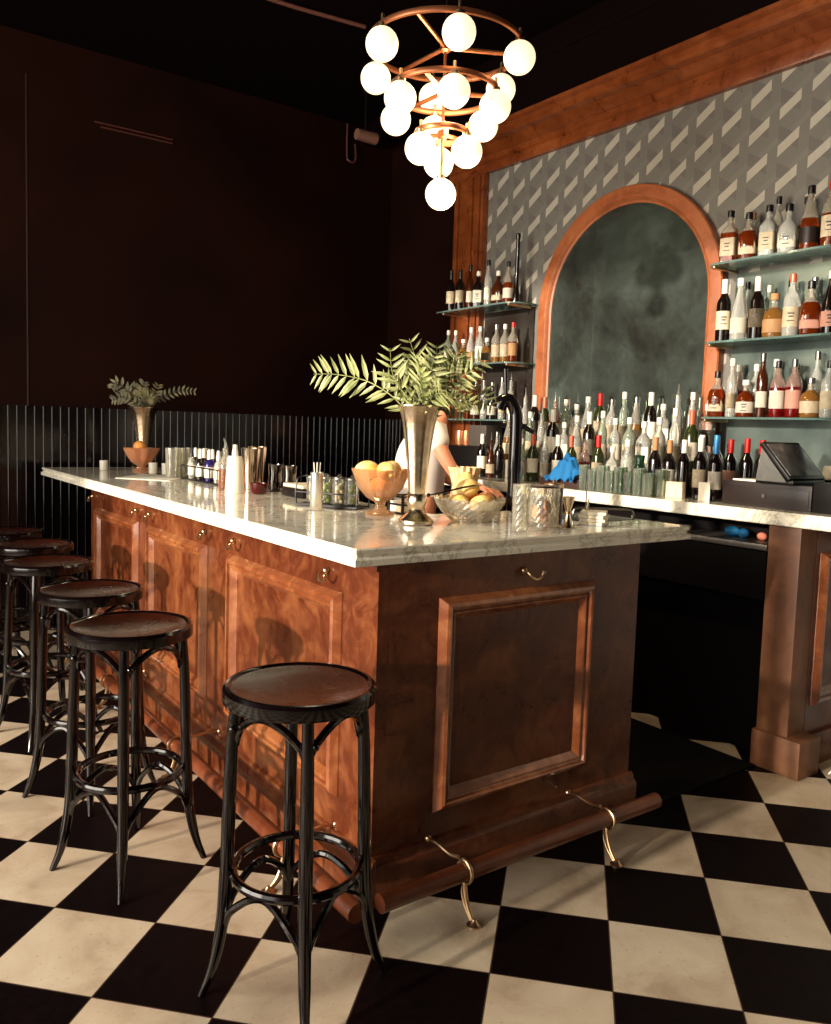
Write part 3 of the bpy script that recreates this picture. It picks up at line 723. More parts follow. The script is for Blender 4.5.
# wine bottles beside the till
row([('wine',Dk,None,'cork'),('wine',Dk,'white','cork'),('wine',Dk,None,'white'),('wine',Dk,'cream','white'),('wine',Dk,'white','blue')],
    .70, .36, 2.06, 1.0785, '%s from tumblers, front wine row', 'front row of wine bottles', sc0=.98, jit=.006)
row([('wine',Dk,None,'white'),('wine',Dk,None,'blue'),('wine',Dk,'pink','red'),('wine',Dk,None,'red'),('wine',Dk,None,'red')],
    .56, .24, 2.24, 1.0785, '%s from tumblers, rear wine row', 'rear row of wine bottles', sc0=1.03, jit=.006)
# carton-like label holders in front of the wine bottles
bm = BM(); add_box(bm, 2.015,2.045,.50,.635,1.0785,1.155,bev=.003); tag(obj('white_carton', bm, CREAM), 'low cream carton with dark print before the wine bottles', 'carton')
bm = BM(); add_box(bm, 2.00,2.004,.34,.40,1.0785,1.165); tag(obj('wine_card', bm, WHITE), 'upright white card leaning by the long black box', 'card')

# glasses and carafes at the front of the worktop
def tumbler(name, r0, r1, h, label, loc, m=GLASS, group=None, wall=.003, n=28, flute=0., nf=0, cat='glass'):
    bm = BM()
    add_lathe(bm, [(r0*.96,0),(r0,.003),(r1,h),(r1-wall,h),(r0-wall,.008),(.0005,.008)], n, cap=False, flute=flute, nf=nf)
    c = [v for v in bm.verts if v.co.z < 1e-4]; bm.faces.new(sorted(c, key=lambda v: math.atan2(v.co.y, v.co.x)))
    return tag(obj(name, bm, m, loc=loc), label, cat, group)
GG = thin_glass('greenish_tumbler_glass', (226,238,228), .12)
k = 0
for j, x in enumerate((2.00, 1.93)):
    for i in range(8):
        y = 1.02 - i*.058 + j*.02
        tumbler('stacked_glass', .022, .026, .11+.02*((i+j) % 2), '%s upturned glass from the blue rag, %s line on the worktop edge' % (ORD[i], ('rear','front')[j]),
                (x, y, 1.0785), GG, 'glasses at the worktop edge')
bm = BM(); add_lathe(bm, [(.05,0),(.055,.004),(.058,.03),(.055,.09),(.03,.13),(.022,.15),(.026,.19),(.022,.19),(.018,.15),(.027,.13),(.051,.09),(.053,.01),(.0005,.008)], 24, cap=False)
tag(obj('green_carafe', bm, mat('bottle_green_carafe', (80,130,100), .06, trans=.8), loc=(2.07,.80,1.0785)), 'round green glass carafe standing between tumblers and wine bottles', 'carafe')

# black cash drawer, till, boxes
t = thing('cash_drawer', 'long low black box on the worktop in front of the red-capped wine bottles', 'cash drawer', (2.0,.07,1.0785))
bm = BM(); add_box(bm, 0,.16,-.205,.205,0,.105,bev=.003); obj('body', bm, mat('charcoal_box', (36,26,24), .45), t)
bm = BM(); add_box(bm, -.004,.002,-.195,.195,.012,.085,bev=.002); obj('drawer_front', bm, mat('charcoal_box2', (34,24,22), .4), t)
bm = BM(); add_sweep(bm, [(-.006,.0,.05),(-.012,.0,.05)], .008, 12); obj('lock', bm, STEEL, t)
bm = BM(); add_box(bm, 2.02,2.14,.02,.24,1.1845,1.192,bev=.001); tag(obj('paper_sheet', bm, WHITE), 'white sheets lying on top of the long black box', 'paper')
t = thing('till_screen', 'black touchscreen till tilted back on the worktop beneath the glass shelves', 'till', (2.10,.0,1.1845), PI/2)
bm = BM(); add_box(bm, -.07,.10,-.12,.13,0,.018,bev=.004); obj('base', bm, BLACK, t)
def tilt(bm_, a, piv=(0,0,0)):
    bmesh.ops.rotate(bm_, verts=bm_.verts, cent=Vector(piv), matrix=Matrix.Rotation(a, 3, 'Y'))
bm = BM(); add_box(bm, -.01,.010,-.13,.15,.0,.20,bev=.004); tilt(bm, math.radians(42)); bmesh.ops.translate(bm, verts=bm.verts, vec=(-.06,0,.02)); obj('screen_case', bm, BLACK, t)
bm = BM(); add_box(bm, -.0125,-.0095,-.115,.135,.015,.185,bev=.001); tilt(bm, math.radians(42)); bmesh.ops.translate(bm, verts=bm.verts, vec=(-.06,0,.02)); obj('screen', bm, mat('till_screen_glass', (70,60,66), .12, spec=.8, col2=(120,108,104), var_scale=9), t)
bm = BM(); add_extrude(bm, [(-.05,.01),(.09,.01),(.07,.15)], .01, 'Y', .136); obj('side_bracket', bm, STEEL, t)
bm = BM(); add_box(bm, 1.99,2.18,-.42,-.145,1.0785,1.20,bev=.004); tag(obj('receipt_printer', bm, BLACK), 'black receipt printer beside the long black box at the picture edge', 'printer')
bm = BM(); add_lathe(bm, [(.03,0),(.034,.004),(.034,.045),(.028,.06),(.0005,.062)], 20); tag(obj('ceramic_jar', bm, CREAM, loc=(2.36,-.02,1.2)), 'small cream lidded jar behind the till', 'jar')
bm = BM(); add_box(bm, 2.28,2.46,-.12,.06,1.0785,1.2,bev=.004); tag(obj('black_speaker', bm, BLACKM), 'black box with a cream jar on it behind the till', 'box')

# blue rag on a dark box by the glasses
bm = BM(); add_box(bm, 1.93,2.06,1.06,1.36,1.0785,1.125,bev=.004); tag(obj('knife_block', bm, mat('dark_brown_block', (48,26,18), .5)), 'low dark brown block holding the blue rag on the worktop', 'block')
bm = BM()
res = 26; V = {}
for i in range(res):
    for j in range(res):
        a, b = i/(res-1)*2-1, j/(res-1)*2-1
        r = math.hypot(a, b)
        hgt = .115*max(0, 1-r*1.05)**.8 + .012*math.sin(9*a+4*b)*(1-r*.5) + .010*math.sin(13*b-3*a)
        dr = -.045*max(0, -a-.35) if a < -.35 else 0
        V[i, j] = bm.verts.new((a*.075*(1+.2*math.sin(4*b)), b*.105*(1+.15*math.sin(5*a)), max(.002, hgt+.008)+dr))
for i in range(res-1):
    for j in range(res-1): bm.faces.new((V[i,j], V[i+1,j], V[i+1,j+1], V[i,j+1]))
bmesh.ops.solidify(bm, geom=bm.faces[:], thickness=.002)
tag(obj('blue_rag', bm, mat('sky_blue_cloth', (44,140,206), .75), loc=(1.975,1.20,1.138)), 'crumpled sky-blue rag on the dark block before the bottles', 'rag')

# copper-coloured tumblers, white flowers and dark cabinet left of the tap
bm = BM(); add_box(bm, 2.26,2.46,2.24,2.62,1.0785,1.26,bev=.005); tag(obj('black_cabinet', bm, BLACK), 'black box under the small shelves carrying the copper mugs', 'box')
for i, y in enumerate((2.575, 2.50)):
    bm = BM(); add_lathe(bm, [(.028,0),(.034,.004),(.040,.05),(.036,.10),(.033,.10),(.037,.05),(.03,.008),(.0005,.008)], 22, cap=False)
    tag(obj('copper_mug', bm, mat('warm_copper', (188,122,84), .3, metal=.7), loc=(2.34,y,1.2605)), ('copper mug nearer the bartender under the small shelves','copper mug nearer the black tap under the small shelves')[i], 'mug', 'copper mugs')
bm = BM(); add_box(bm, 2.30,2.44,2.26,2.44,1.2605,1.40,bev=.006); tag(obj('grey_canister', bm, mat('dark_grey_enamel', (74,66,60), .4)), 'square dark grey canister on the black box by the tap', 'canister')

# ------------------------------------------------------------------ foliage
def frond(bm, base, ctrl, L, leaf, rnd_, npair=12, droop=.3, width=.18, face=(.589,.804,0)):
    pts = smooth_pts([base]+ctrl, 8); N = len(pts)
    add_sweep(bm, pts, [.0028*(1-.75*i/N) for i in range(N)], 5)
    for k in range(npair):
        s = .22+.76*k/(npair-1); i = min(N-2, int(s*(N-1)))
        p = pts[i]; t = (pts[i+1]-pts[i]).normalized()
        side = t.cross(Vector(face))
        if side.length < .2: side = t.cross(Vector((.8,-.5,.2)))
        side.normalize(); up = side.cross(t).normalized()
        ln = leaf*(math.sin(PI*min(1, (1-s)*.8+.16))**.8)*rnd_.uniform(.85,1.1)
        for sg in (-1, 1):
            d = (side*sg*.9 + t*.55 + up*rnd_.uniform(-.25, .25)).normalized()
            nrm = d.cross(t).normalized(); wv = nrm.cross(d).normalized()*(ln*width*.5)
            q = [p, p+d*ln*.25+wv, p+d*ln*.6+wv*.9, p+d*ln, p+d*ln*.6-wv*.9, p+d*ln*.25-wv]
            mid = [p+d*ln*.25-nrm*ln*.03, p+d*ln*.6-nrm*ln*.03]
            vs = [bm.verts.new(a) for a in q]; m1, m2 = bm.verts.new(mid[0]), bm.verts.new(mid[1])
            bm.faces.new((vs[0], vs[1], m1)); bm.faces.new((vs[0], m1, vs[5]))
            bm.faces.new((vs[1], vs[2], m2, m1)); bm.faces.new((m1, m2, vs[4], vs[5]))
            bm.faces.new((vs[2], vs[3], m2)); bm.faces.new((m2, vs[3], vs[4]))
LEAF = mat('fern_leaf', (112,120,66), .45, col2=(182,182,126), var_scale=18, spec=.4)
LEAF3 = mat('fern_leaf_olive', (50,46,26), .5, col2=(118,110,74), var_scale=10, spec=.4)
LEAF2 = mat('fern_leaf_dark', (66,74,38), .5, col2=(126,128,78), var_scale=14, spec=.4)
# camera-side directions in the room: right r = (.81,-.59), back b = (.59,.80)
RV, BV = Vector((.808,-.588,0)), Vector((.589,.804,0))
def L3(r, b, z): return RV*r + BV*b + Vector((0,0,z))
def vase(loc, label):  # foot and flared body
    t = thing('trumpet_vase', label, 'vase', loc)
    pr = [(.052,0),(.058,.004),(.058,.014),(.050,.022),(.040,.030),(.028,.040),(.024,.050),(.030,.062),(.035,.078),(.032,.095),(.024,.104)]
    bm = BM(); add_lathe(bm, pr, 36, flute=.012, nf=18); obj('foot', bm, SILVER, t)
    pr = [(.0005,.103),(.026,.103),(.029,.118),(.031,.14),(.036,.20),(.044,.27),(.053,.33),(.061,.365),(.0715,.388),(.0705,.392),(.060,.372),(.050,.33),(.040,.27),(.0005,.25)]
    bm = BM(); add_lathe(bm, pr, 60, flute=.018, nf=10, cap=False); obj('flared_body', bm, SILVER, t)
    return t
    return t
vase((.345,.31,1.0505), 'tall fluted silver trumpet vase of ferns near the front marble corner')
vase((.42,3.40,1.0505), 'tall trumpet vase at the far end of the bar near the wainscot').scale = (1.3, 1.3, 1)
fb = thing('fern_bouquet', 'big bunch of pale green fern fronds in the silver trumpet vase', 'plant', (.345,.31,1.32), group='fern bouquets')
FR = [ # control points (right, back, up) relative to base, leaf length, pairs, material, facing
 ([(-.06,.0,.12),(-.16,.0,.19),(-.27,.02,.215),(-.355,.03,.215)], .082, 15, LEAF, (0,1,.1)),
 ([(-.05,-.02,.15),(-.09,-.04,.22),(-.10,-.06,.30)], .075, 8, LEAF, (.3,1,.2)),
 ([(-.02,.0,.15),(-.01,-.01,.24),(-.04,-.03,.335)], .07, 10, LEAF, (-.3,1,0)),
 ([(.0,-.02,.15),(.03,-.04,.22),(.04,-.08,.28)], .08, 9, LEAF, (.5,1,.4)),
 ([(.03,.01,.15),(.09,.01,.24),(.13,.02,.31)], .08, 11, LEAF2, (-.2,1,.2)),
 ([(.03,-.01,.14),(.10,-.03,.20),(.17,-.05,.24)], .085, 11, LEAF, (0,1,-.3)),
 ([(.04,.0,.13),(.12,.0,.17),(.19,.0,.16),(.24,.01,.13)], .07, 11, LEAF2, (.2,1,.5)),
 ([(.0,.04,.14),(.02,.10,.22),(.04,.17,.27)], .08, 10, LEAF2, (1,.4,0)),
 ([(-.03,-.04,.13),(-.06,-.09,.17),(-.07,-.14,.18)], .065, 9, LEAF, (.9,.5,0)),
 ([(.03,-.04,.13),(.06,-.10,.16),(.09,-.15,.15)], .07, 9, LEAF, (1,-.2,.6)),
 ([(.01,-.05,.14),(.0,-.09,.21),(-.01,-.12,.27)], .075, 9, LEAF, (1,.6,.2)),
 ([(.03,.02,.14),(.08,.0,.20),(.11,-.02,.29)], .08, 10, LEAF, (-.6,1,0)),
 ([(-.01,.03,.14),(-.06,.06,.20),(-.08,.09,.26)], .07, 9, LEAF2, (.6,1,0)),
 ([(.05,-.02,.12),(.12,-.04,.15),(.18,-.06,.13)], .075, 10, LEAF, (0,.6,1)),
 ([(.04,.02,.14),(.12,.03,.22),(.20,.03,.28)], .08, 11, LEAF, (0,1,0)),
 ([(.04,.0,.12),(.10,.02,.13),(.15,.03,.10)], .06, 9, LEAF2, (.2,1,0)),
 ([(.02,.0,.15),(.05,.02,.24),(.05,.0,.32)], .07, 9, LEAF2, (.4,1,0)),
]
for ctrl, lf, npr, m, fc in FR:
    bm = BM(); frond(bm, L3(0,0,0), [L3(*c) for c in ctrl], 1, lf, rnd, npr, face=L3(*fc)); obj('frond', bm, m, fb, smooth=False)
fb2 = thing('fern_bouquet', 'smaller drooping bunch of dim fronds in the far trumpet vase', 'plant', (.42,3.40,1.32), group='fern bouquets')
for ctrl, lf, npr, m in [
 ([(-.04,.0,.14),(-.10,.0,.22),(-.17,.0,.27),(-.20,.0,.235)], .055, 10, LEAF3),
 ([(-.04,-.02,.14),(-.12,-.03,.18),(-.19,-.03,.16)], .05, 9, LEAF3),
 ([(.0,-.01,.14),(.0,-.03,.22),(.02,-.05,.28)], .055, 9, LEAF3),
 ([(.03,.0,.14),(.12,.0,.19),(.23,.0,.235),(.33,.0,.23)], .04, 13, LEAF3),
 ([(-.02,.02,.14),(-.07,.04,.22),(-.10,.06,.26)], .05, 9, LEAF3),
 ([(.02,.03,.14),(.06,.03,.2),(.08,.05,.27)], .05, 9, LEAF3),
 ([(.02,-.04,.14),(.06,-.09,.18),(.10,-.12,.17)], .05, 9, LEAF3)]:
    bm = BM(); frond(bm, L3(0,0,0), [L3(*c) for c in ctrl], 1, lf*1.15, rnd, npr, width=.36); obj('frond', bm, m, fb2, smooth=False)
# white tulips in a small pot over the copper mugs
t = thing('tulip_pot', 'little pot of white tulips at the pilaster end of the bottom small shelf', 'plant', (2.35,2.60,1.4405))
t.scale = (.5, .5, .42)
bm = BM(); add_lathe(bm, [(.035,0),(.045,.004),(.055,.11),(.05,.11),(.04,.008),(.0005,.008)], 20, cap=False); obj('pot', bm, mat('dark_pot', (50,34,26), .5), t)
for r_, b_, z_ in ((-.05,0,.30),(.0,-.02,.27),(.05,0,.30),(.02,.02,.34),(-.02,.01,.36)):
    p = L3(r_, b_, z_)
    bm = BM(); add_sweep(bm, smooth_pts([(0,0,.05), L3(r_*.5,b_*.5,z_*.6), p], 5), .003, 6)
    st = obj('stem', bm, LEAF2, t)
    bm = BM(); add_lathe(bm, [(.0005,-.005),(.016,.0),(.026,.018),(.026,.038),(.014,.058),(.004,.064)], 12, flute=.12, nf=3, cx=p.x, cy=p.y, cz=p.z); obj('blossom', bm, WHITE, st)
for ctrl in ([(-.06,-.02,.22),(-.12,-.02,.27)], [(.06,0,.26),(.12,0,.36)], [(.07,-.02,.2),(.11,-.03,.14)], [(0,-.03,.28),(.03,-.05,.4)], [(-.03,-.0,.3),(-.07,0,.42)]):
    bm = BM(); frond(bm, Vector((0,0,.06)), [L3(*c) for c in ctrl], 1, .05, rnd, 7, width=.5); obj('leaf_sprig', bm, LEAF, t, smooth=False)

# ------------------------------------------------------------------ things on the bar top
ZT = 1.0505
CUT = thin_glass('cut_crystal', (250,248,238), .13, rough=.02)
PEACHG = thin_glass('peach_pressed_glass', (254,232,206), .20, sc_col=(252,206,160))
LEMON = mat('lemon_skin', (246,196,104), .45, col2=(252,218,146), bump=.15, bump_scale=120, var_scale=12, sss=.05)
ORANGE = mat('orange_skin', (236,150,64), .45, col2=(240,170,90), bump=.15, bump_scale=120, var_scale=12, sss=.05)
LIME = mat('lime_skin', (150,170,60), .45, bump=.1, bump_scale=100)
def fruit(kind, loc, label, r=.036, rot=(0,0,0), group=None):
    bm = BM()
    if kind == 'orange':
        add_sphere(bm, (0,0,0), r, 16, sz=.96)
    else:
        n = 18; pr = []
        for k in range(n+1):
            a = PI*k/n; z = -math.cos(a)*1.22; rr = math.sin(a)*.93
            if abs(z) > 1.05: rr = max(rr, .12) if abs(z) < 1.2 else rr
            pr.append((max(1e-5, r*rr), r*z))
        add_lathe(bm, pr, 22, cap=False)
    m = ORANGE if kind == 'orange' else (LEMON if kind == 'lemon' else LIME)
    t = thing(kind, label, 'fruit', loc, group=group); t.rotation_euler = rot
    obj('peel', bm, m, t)
    bm = BM(); add_sphere(bm, (0,0,r*(1.2 if kind != 'orange' else .95)), r*.11, 8, sz=.6); obj('stem_scar', bm, LIME, t)
    return t
def add_cut(bm, prof, nf, amp, inner, step=.011, scal=0.):
    """outer wall with diamond facets (prof bottom to rim), plain inner wall (rim to bottom)"""
    pts = []
    for (r0, z0), (r1, z1) in zip(prof, prof[1:]):
        m = max(1, int(math.hypot(r1-r0, z1-z0)/step))
        pts += [(r0+(r1-r0)*k/m, z0+(z1-z0)*k/m) for k in range(m)]
    pts.append(prof[-1]); n = nf*2; V = []
    zt = prof[-1][1]
    for k, (r, z) in enumerate(pts):
        a_ = amp if 1 <= k < len(pts)-1 else 0
        V.append([bm.verts.new((r*(1+a_*(1 if (i+k) % 2 else -1))*math.cos(2*PI*i/n), r*(1+a_*(1 if (i+k) % 2 else -1))*math.sin(2*PI*i/n), z+(scal*(1 if i % 2 else -1) if k == len(pts)-1 else 0))) for i in range(n)])
    for r, z in inner:
        V.append([bm.verts.new((r*math.cos(2*PI*i/n), r*math.sin(2*PI*i/n), z)) for i in range(n)])
    for a, b in zip(V, V[1:]):
        for i in range(n): bm.faces.new((a[i], a[(i+1) % n], b[(i+1) % n], b[i]))
    bm.faces.new(list(reversed(V[0]))); bm.faces.new(V[-1])
def bowl(name, label, loc, prof, flute, nf, m, group=None):
    bm = BM(); n = 72
    V = []
    for r, z in prof:
        sc = min(1., max(0., (z-.02)/.06))
        V.append([bm.verts.new(((r*(1+flute*sc*math.cos(nf*2*PI*i/n)))*math.cos(2*PI*i/n), (r*(1+flute*sc*math.cos(nf*2*PI*i/n)))*math.sin(2*PI*i/n), z+.008*flute*20*sc*(math.cos(nf*2*PI*i/n) if z > prof[-1][1] else 0)*0)) for i in range(n)])
    for a, b in zip(V, V[1:]):
        for i in range(n): bm.faces.new((a[i], a[(i+1) % n], b[(i+1) % n], b[i]))
    bm.faces.new(list(reversed(V[0]))); bm.faces.new(V[-1])
    return tag(obj(name, bm, m, loc=loc), label, 'bowl', group)
# footed glass bowl of lemons
FB = (.392,.60,ZT)
bowl('footed_bowl', 'footed pressed-glass bowl full of lemons left of the silver vase', FB,
     [(.050,0),(.055,.004),(.050,.010),(.022,.018),(.016,.035),(.020,.046),(.05,.062),(.078,.095),(.095,.14),(.104,.165),(.101,.167),(.091,.14),(.073,.098),(.045,.068),(.0005,.058)], .035, 12, PEACHG)
for i, (dx, dy, dz, rz, lab) in enumerate(((-.040,.034,.160,.9,'lemon at the wainscot side of the footed glass bowl'),(.050,.012,.160,1.75,'lemon nearest the silver vase in the footed bowl'),(-.010,-.052,.160,3.0,'lemon at the front of the footed glass bowl'),(.0,.0,.105,1.,'lemon at the bottom of the footed glass bowl'))):
    fruit('lemon', (FB[0]+dx, FB[1]+dy, ZT+dz), lab, .037, (1.4, .2, rz), 'lemons in the footed bowl')
SCALG = thin_glass('peach_scalloped_glass', (250,214,180), .5, sc_col=(252,196,150))
# large cut-glass bowl with lemons and oranges
CB = (.565,.30,ZT)
bm = BM(); add_cut(bm, [(.055,0),(.062,.003),(.080,.018),(.108,.05),(.124,.084)], 22, .03, [(.118,.080),(.098,.050),(.066,.022),(.002,.014)], scal=.005)
tag(obj('cut_glass_bowl', bm, CUT, loc=CB, smooth=False), 'wide cut-glass bowl of lemons and oranges right of the silver vase', 'bowl')
for i, (k, dx, dy, dz, rz, lab) in enumerate((('lemon',-.055,.0,.066,.4,'lemon at the vase side of the cut-glass bowl'),('lemon',.0,-.060,.066,1.2,'lemon at the front of the cut-glass bowl'),('orange',.060,-.012,.070,0,'orange on the tap side of the cut-glass bowl'),('lemon',.005,.055,.070,2.,'lemon at the back of the cut-glass bowl'),('lemon',-.012,.0,.117,.9,'lemon topping the heap in the cut-glass bowl'),('orange',.035,.050,.088,0,'orange at the back edge of the cut-glass bowl'))):
    fruit(k, (CB[0]+dx, CB[1]+dy, ZT+dz), lab, .034, (1.35, .15, rz), 'fruit in the cut-glass bowl')
t = thing('tongs', 'dark metal tongs resting across the cut-glass bowl of lemons', 'tongs', (.44,.29,ZT+.105), math.radians(-25))
for s in (-1, 1):
    bm = BM(); add_sweep(bm, smooth_pts([(-.05,0,-.01),(.0,.004*s,.0),(.06,.009*s,.016),(.11,.012*s,.026)], 5), [.0045]*16, 8, flat=.5); obj('arm', bm, CHROME, t)
bm = BM(); add_sphere(bm, (-.05,0,-.01), .007, 8); obj('hinge', bm, CHROME, t)
# fluted cup of wooden picks behind the bowl
t = thing('fluted_cup', 'fluted cream cup fanning out behind the cut-glass bowl', 'cup', (.70,.50,ZT))
bm = BM(); add_lathe(bm, [(.030,0),(.034,.004),(.038,.06),(.050,.14),(.060,.178),(.057,.178),(.046,.14),(.034,.06),(.0005,.05)], 64, flute=.06, nf=16, cap=False); obj('cup_body', bm, mat('cream_fluted_glass', (236,204,160), .3, col2=(216,176,128), var_scale=40), t)
fruit('lemon', (.648,.43,ZT+.120), 'large pale lemon standing up against the fluted cup', .037, (.2, .1, 0))
# fruit under it so it rests
tumbler('glass_dish', .024, .028, .080, 'small clear dish under the pale lemon by the fluted cup', (.648,.43,ZT), CUT, wall=.003)

# wire caddy of garnish jars
t = thing('garnish_caddy', 'black wire caddy holding jars of green garnish beside the footed bowl', 'caddy', (.365,.90,ZT), math.radians(-62))
bm = BM()
for s in (-1, 1):
    add_sweep(bm, smooth_pts([(s*.135,-.045,.003),(s*.14,-.048,.05),(s*.135,-.04,.105),(s*.128,-.02,.115),(s*.128,.02,.115),(s*.135,.04,.105),(s*.14,.048,.05),(s*.135,.045,.003)], 4), .003, 6)
for y in (-.05, .05):
    for z in (.006, .055): add_sweep(bm, [(-.14,y,z),(.14,y,z)], .0026, 6)
add_box(bm, -.135,.135,-.045,.045,.004,.010)
obj('wire_frame', bm, BLACK, t)
for i, (dx, g) in enumerate(((-.09,'green olives'),(-.03,'lime wedges'),(.03,'white onions'),(.09,'lime slices'))):
    c, s = math.cos(math.radians(-62)), math.sin(math.radians(-62))
    x, y = .365+dx*c, .90+dx*s
    j = thing('garnish_jar', 'clear jar of %s in the black wire caddy' % g, 'jar', (x, y, ZT+.0105), group='jars in the wire caddy')
    bm = BM(); add_lathe(bm, [(.024,0),(.026,.003),(.026,.085),(.028,.10),(.025,.10),(.0235,.085),(.023,.006),(.0005,.006)], 20, cap=False); obj('glass', bm, GLASS, j)
    bm = BM()
    for q in range(9):
        a = q*2.4; add_sphere(bm, (.012*math.cos(a), .012*math.sin(a), .014+.0075*q), .0105, 8)
    o = obj('garnish', bm, LIME if i != 2 else CREAM, j)
    bm = BM(); add_lathe(bm, [(.0265,.099),(.0265,.106),(.010,.110),(.006,.118),(.0005,.12)], 18); obj('lid', bm, STEEL, j)
t = thing('cocktail_pick_tube', 'tall polished steel tube of picks at the near end of the wire caddy', 'tube', (.245,.81,ZT))
bm = BM(); add_lathe(bm, [(.022,0),(.024,.003),(.024,.14),(.022,.142),(.021,.14),(.0005,.13)], 20, cap=False); obj('tube_body', bm, mat('pale_steel', (226,220,206), .22, metal=.85), t)
bm = BM()
for q in range(6):
    a = q*1.05; add_sweep(bm, [(.010*math.cos(a),.010*math.sin(a),.13),(.014*math.cos(a),.014*math.sin(a),.178)], .0022, 6)
obj('picks', bm, WHITE, t)
# black crate behind the vase foot
t = thing('coaster_caddy', 'small black caddy of white coasters behind the foot of the silver vase', 'caddy', (.52,.62,ZT))
bm = BM(); add_box(bm, -.05,.05,-.05,.05,0,.004); 
for sx in (-1,1):
    for sy in (-1,1): add_box(bm, sx*.047-.004,sx*.047+.004,sy*.047-.004,sy*.047+.004,.004,.075)
for z in (.03,.06):
    for s in (-1,1): add_box(bm, -.05,.05,s*.049-.0025,s*.049+.0025,z,z+.007); add_box(bm, s*.049-.0025,s*.049+.0025,-.05,.05,z,z+.007)
obj('frame', bm, BLACK, t)
bm = BM(); add_box(bm, -.042,.042,-.042,.042,.005,.045,bev=.002); obj('coasters', bm, WHITE, t)
# crystal glasses near the front edge
t = thing('crystal_glass', 'tall diamond-cut crystal glass close to the front marble edge', 'glass', (.545,.02,ZT))
bm = BM(); add_cut(bm, [(.022,0),(.026,.004),(.027,.10),(.0275,.152)], 10, .045, [(.0245,.152),(.0235,.02),(.001,.014)], step=.012); obj('cut_body', bm, CUT, t, smooth=False)
t = thing('mixing_glass', 'wide cut-crystal mixing glass with orange peel inside near the jigger', 'glass', (.715,.10,ZT))
bm = BM(); add_cut(bm, [(.050,0),(.057,.004),(.058,.09),(.060,.132)], 18, .03, [(.057,.132),(.0545,.09),(.053,.02),(.001,.014)], step=.012); obj('cut_body', bm, CUT, t, smooth=False)
bm = BM()
for q in range(3):
    a = .8+q*2.1; add_sweep(bm, [(.020*math.cos(a),.020*math.sin(a),.035+.016*q),(.026*math.cos(a),.026*math.sin(a),.037+.016*q)], .022, 16)
obj('orange_slices', bm, mat('orange_flesh', (232,152,80), .4), t)
bm = BM(); add_lathe(bm, [(.058,.133),(.060,.134),(.056,.139),(.03,.141),(.0005,.142)], 32); obj('strainer', bm, STEEL, t)
t = thing('jigger', 'slim silver jigger between the mixing glass and the white napkins', 'jigger', (.785,.045,ZT))
bm = BM(); add_lathe(bm, [(.021,0),(.019,.002),(.008,.046),(.0085,.052),(.022,.104),(.020,.104),(.007,.056),(.0005,.052)], 24); obj('cones', bm, SILVER, t)
bm = BM(); add_lathe(bm, [(.0085,.045),(.012,.047),(.012,.053),(.0085,.055)], 20); obj('collar', bm, BRASS, t)
t = thing('amber_canister', 'dark brown canister with brass lid behind the slim jigger', 'canister', (.86,.19,ZT))
bm = BM(); add_lathe(bm, [(.030,0),(.034,.003),(.034,.12),(.030,.126)], 24); obj('body', bm, mat('walnut_canister', (86,46,26), .35), t)
bm = BM(); add_lathe(bm, [(.0345,.124),(.0345,.136),(.010,.140),(.006,.150),(.0005,.152)], 24); obj('lid', bm, BRASS, t)
t = thing('napkin_spike', 'stack of white napkins on a thin upright spike at the end of the marble', 'napkins', (.925,.055,ZT), math.radians(30))
for q in range(4):
    bm = BM(); add_box(bm, -.046,.046,-.044,.044,.003+.012*q,.0145+.012*q,bev=.003)
    bmesh.ops.rotate(bm, verts=bm.verts, cent=(0,0,0), matrix=Matrix.Rotation(math.radians((-6,5,-2,8)[q]), 3, 'Z')); obj('napkin', bm, WHITE, t)
bm = BM(); add_sweep(bm, [(0,.03,0),(0,.03,.15)], .0022, 8); add_box(bm, -.05,.05,-.04,.05,0,.003); obj('spike', bm, STEEL, t)
bm = BM(); add_extrude(bm, [(.01,.04),(.05,.04),(.055,.09),(.04,.085)], .003, 'Y', .03); obj('ticket', bm, WHITE, t)
# black curved beer tap in the well
t = thing('beer_tap', 'glossy black curved tap column rising behind the cut-crystal glasses', 'tap', (1.161,.729,.9305))
bm = BM(); add_lathe(bm, [(.045,0),(.045,.008),(.026,.02)], 24); obj('base', bm, CHROME, t)
pts = smooth_pts([L3(0,0,.01), L3(0,0,.25), L3(.0,0,.46), L3(-.005,0,.52), L3(-.028,0,.565), L3(-.06,0,.565), L3(-.075,0,.53)], 7)
bm = BM(); add_sweep(bm, pts, [.028]*len(pts), 16); obj('column', bm, mat('black_gloss_metal', (16,12,13), .08, metal=.4, coat=.6, coat_rough=.05), t)
bm = BM(); add_sweep(bm, [L3(.01,0,.47), L3(.075,0,.435)], [.012,.009], 12); add_sweep(bm, [L3(-.05,0,.58), L3(-.055,0,.70)], [.007,.010], 12); obj('handle', bm, BLACK, t)

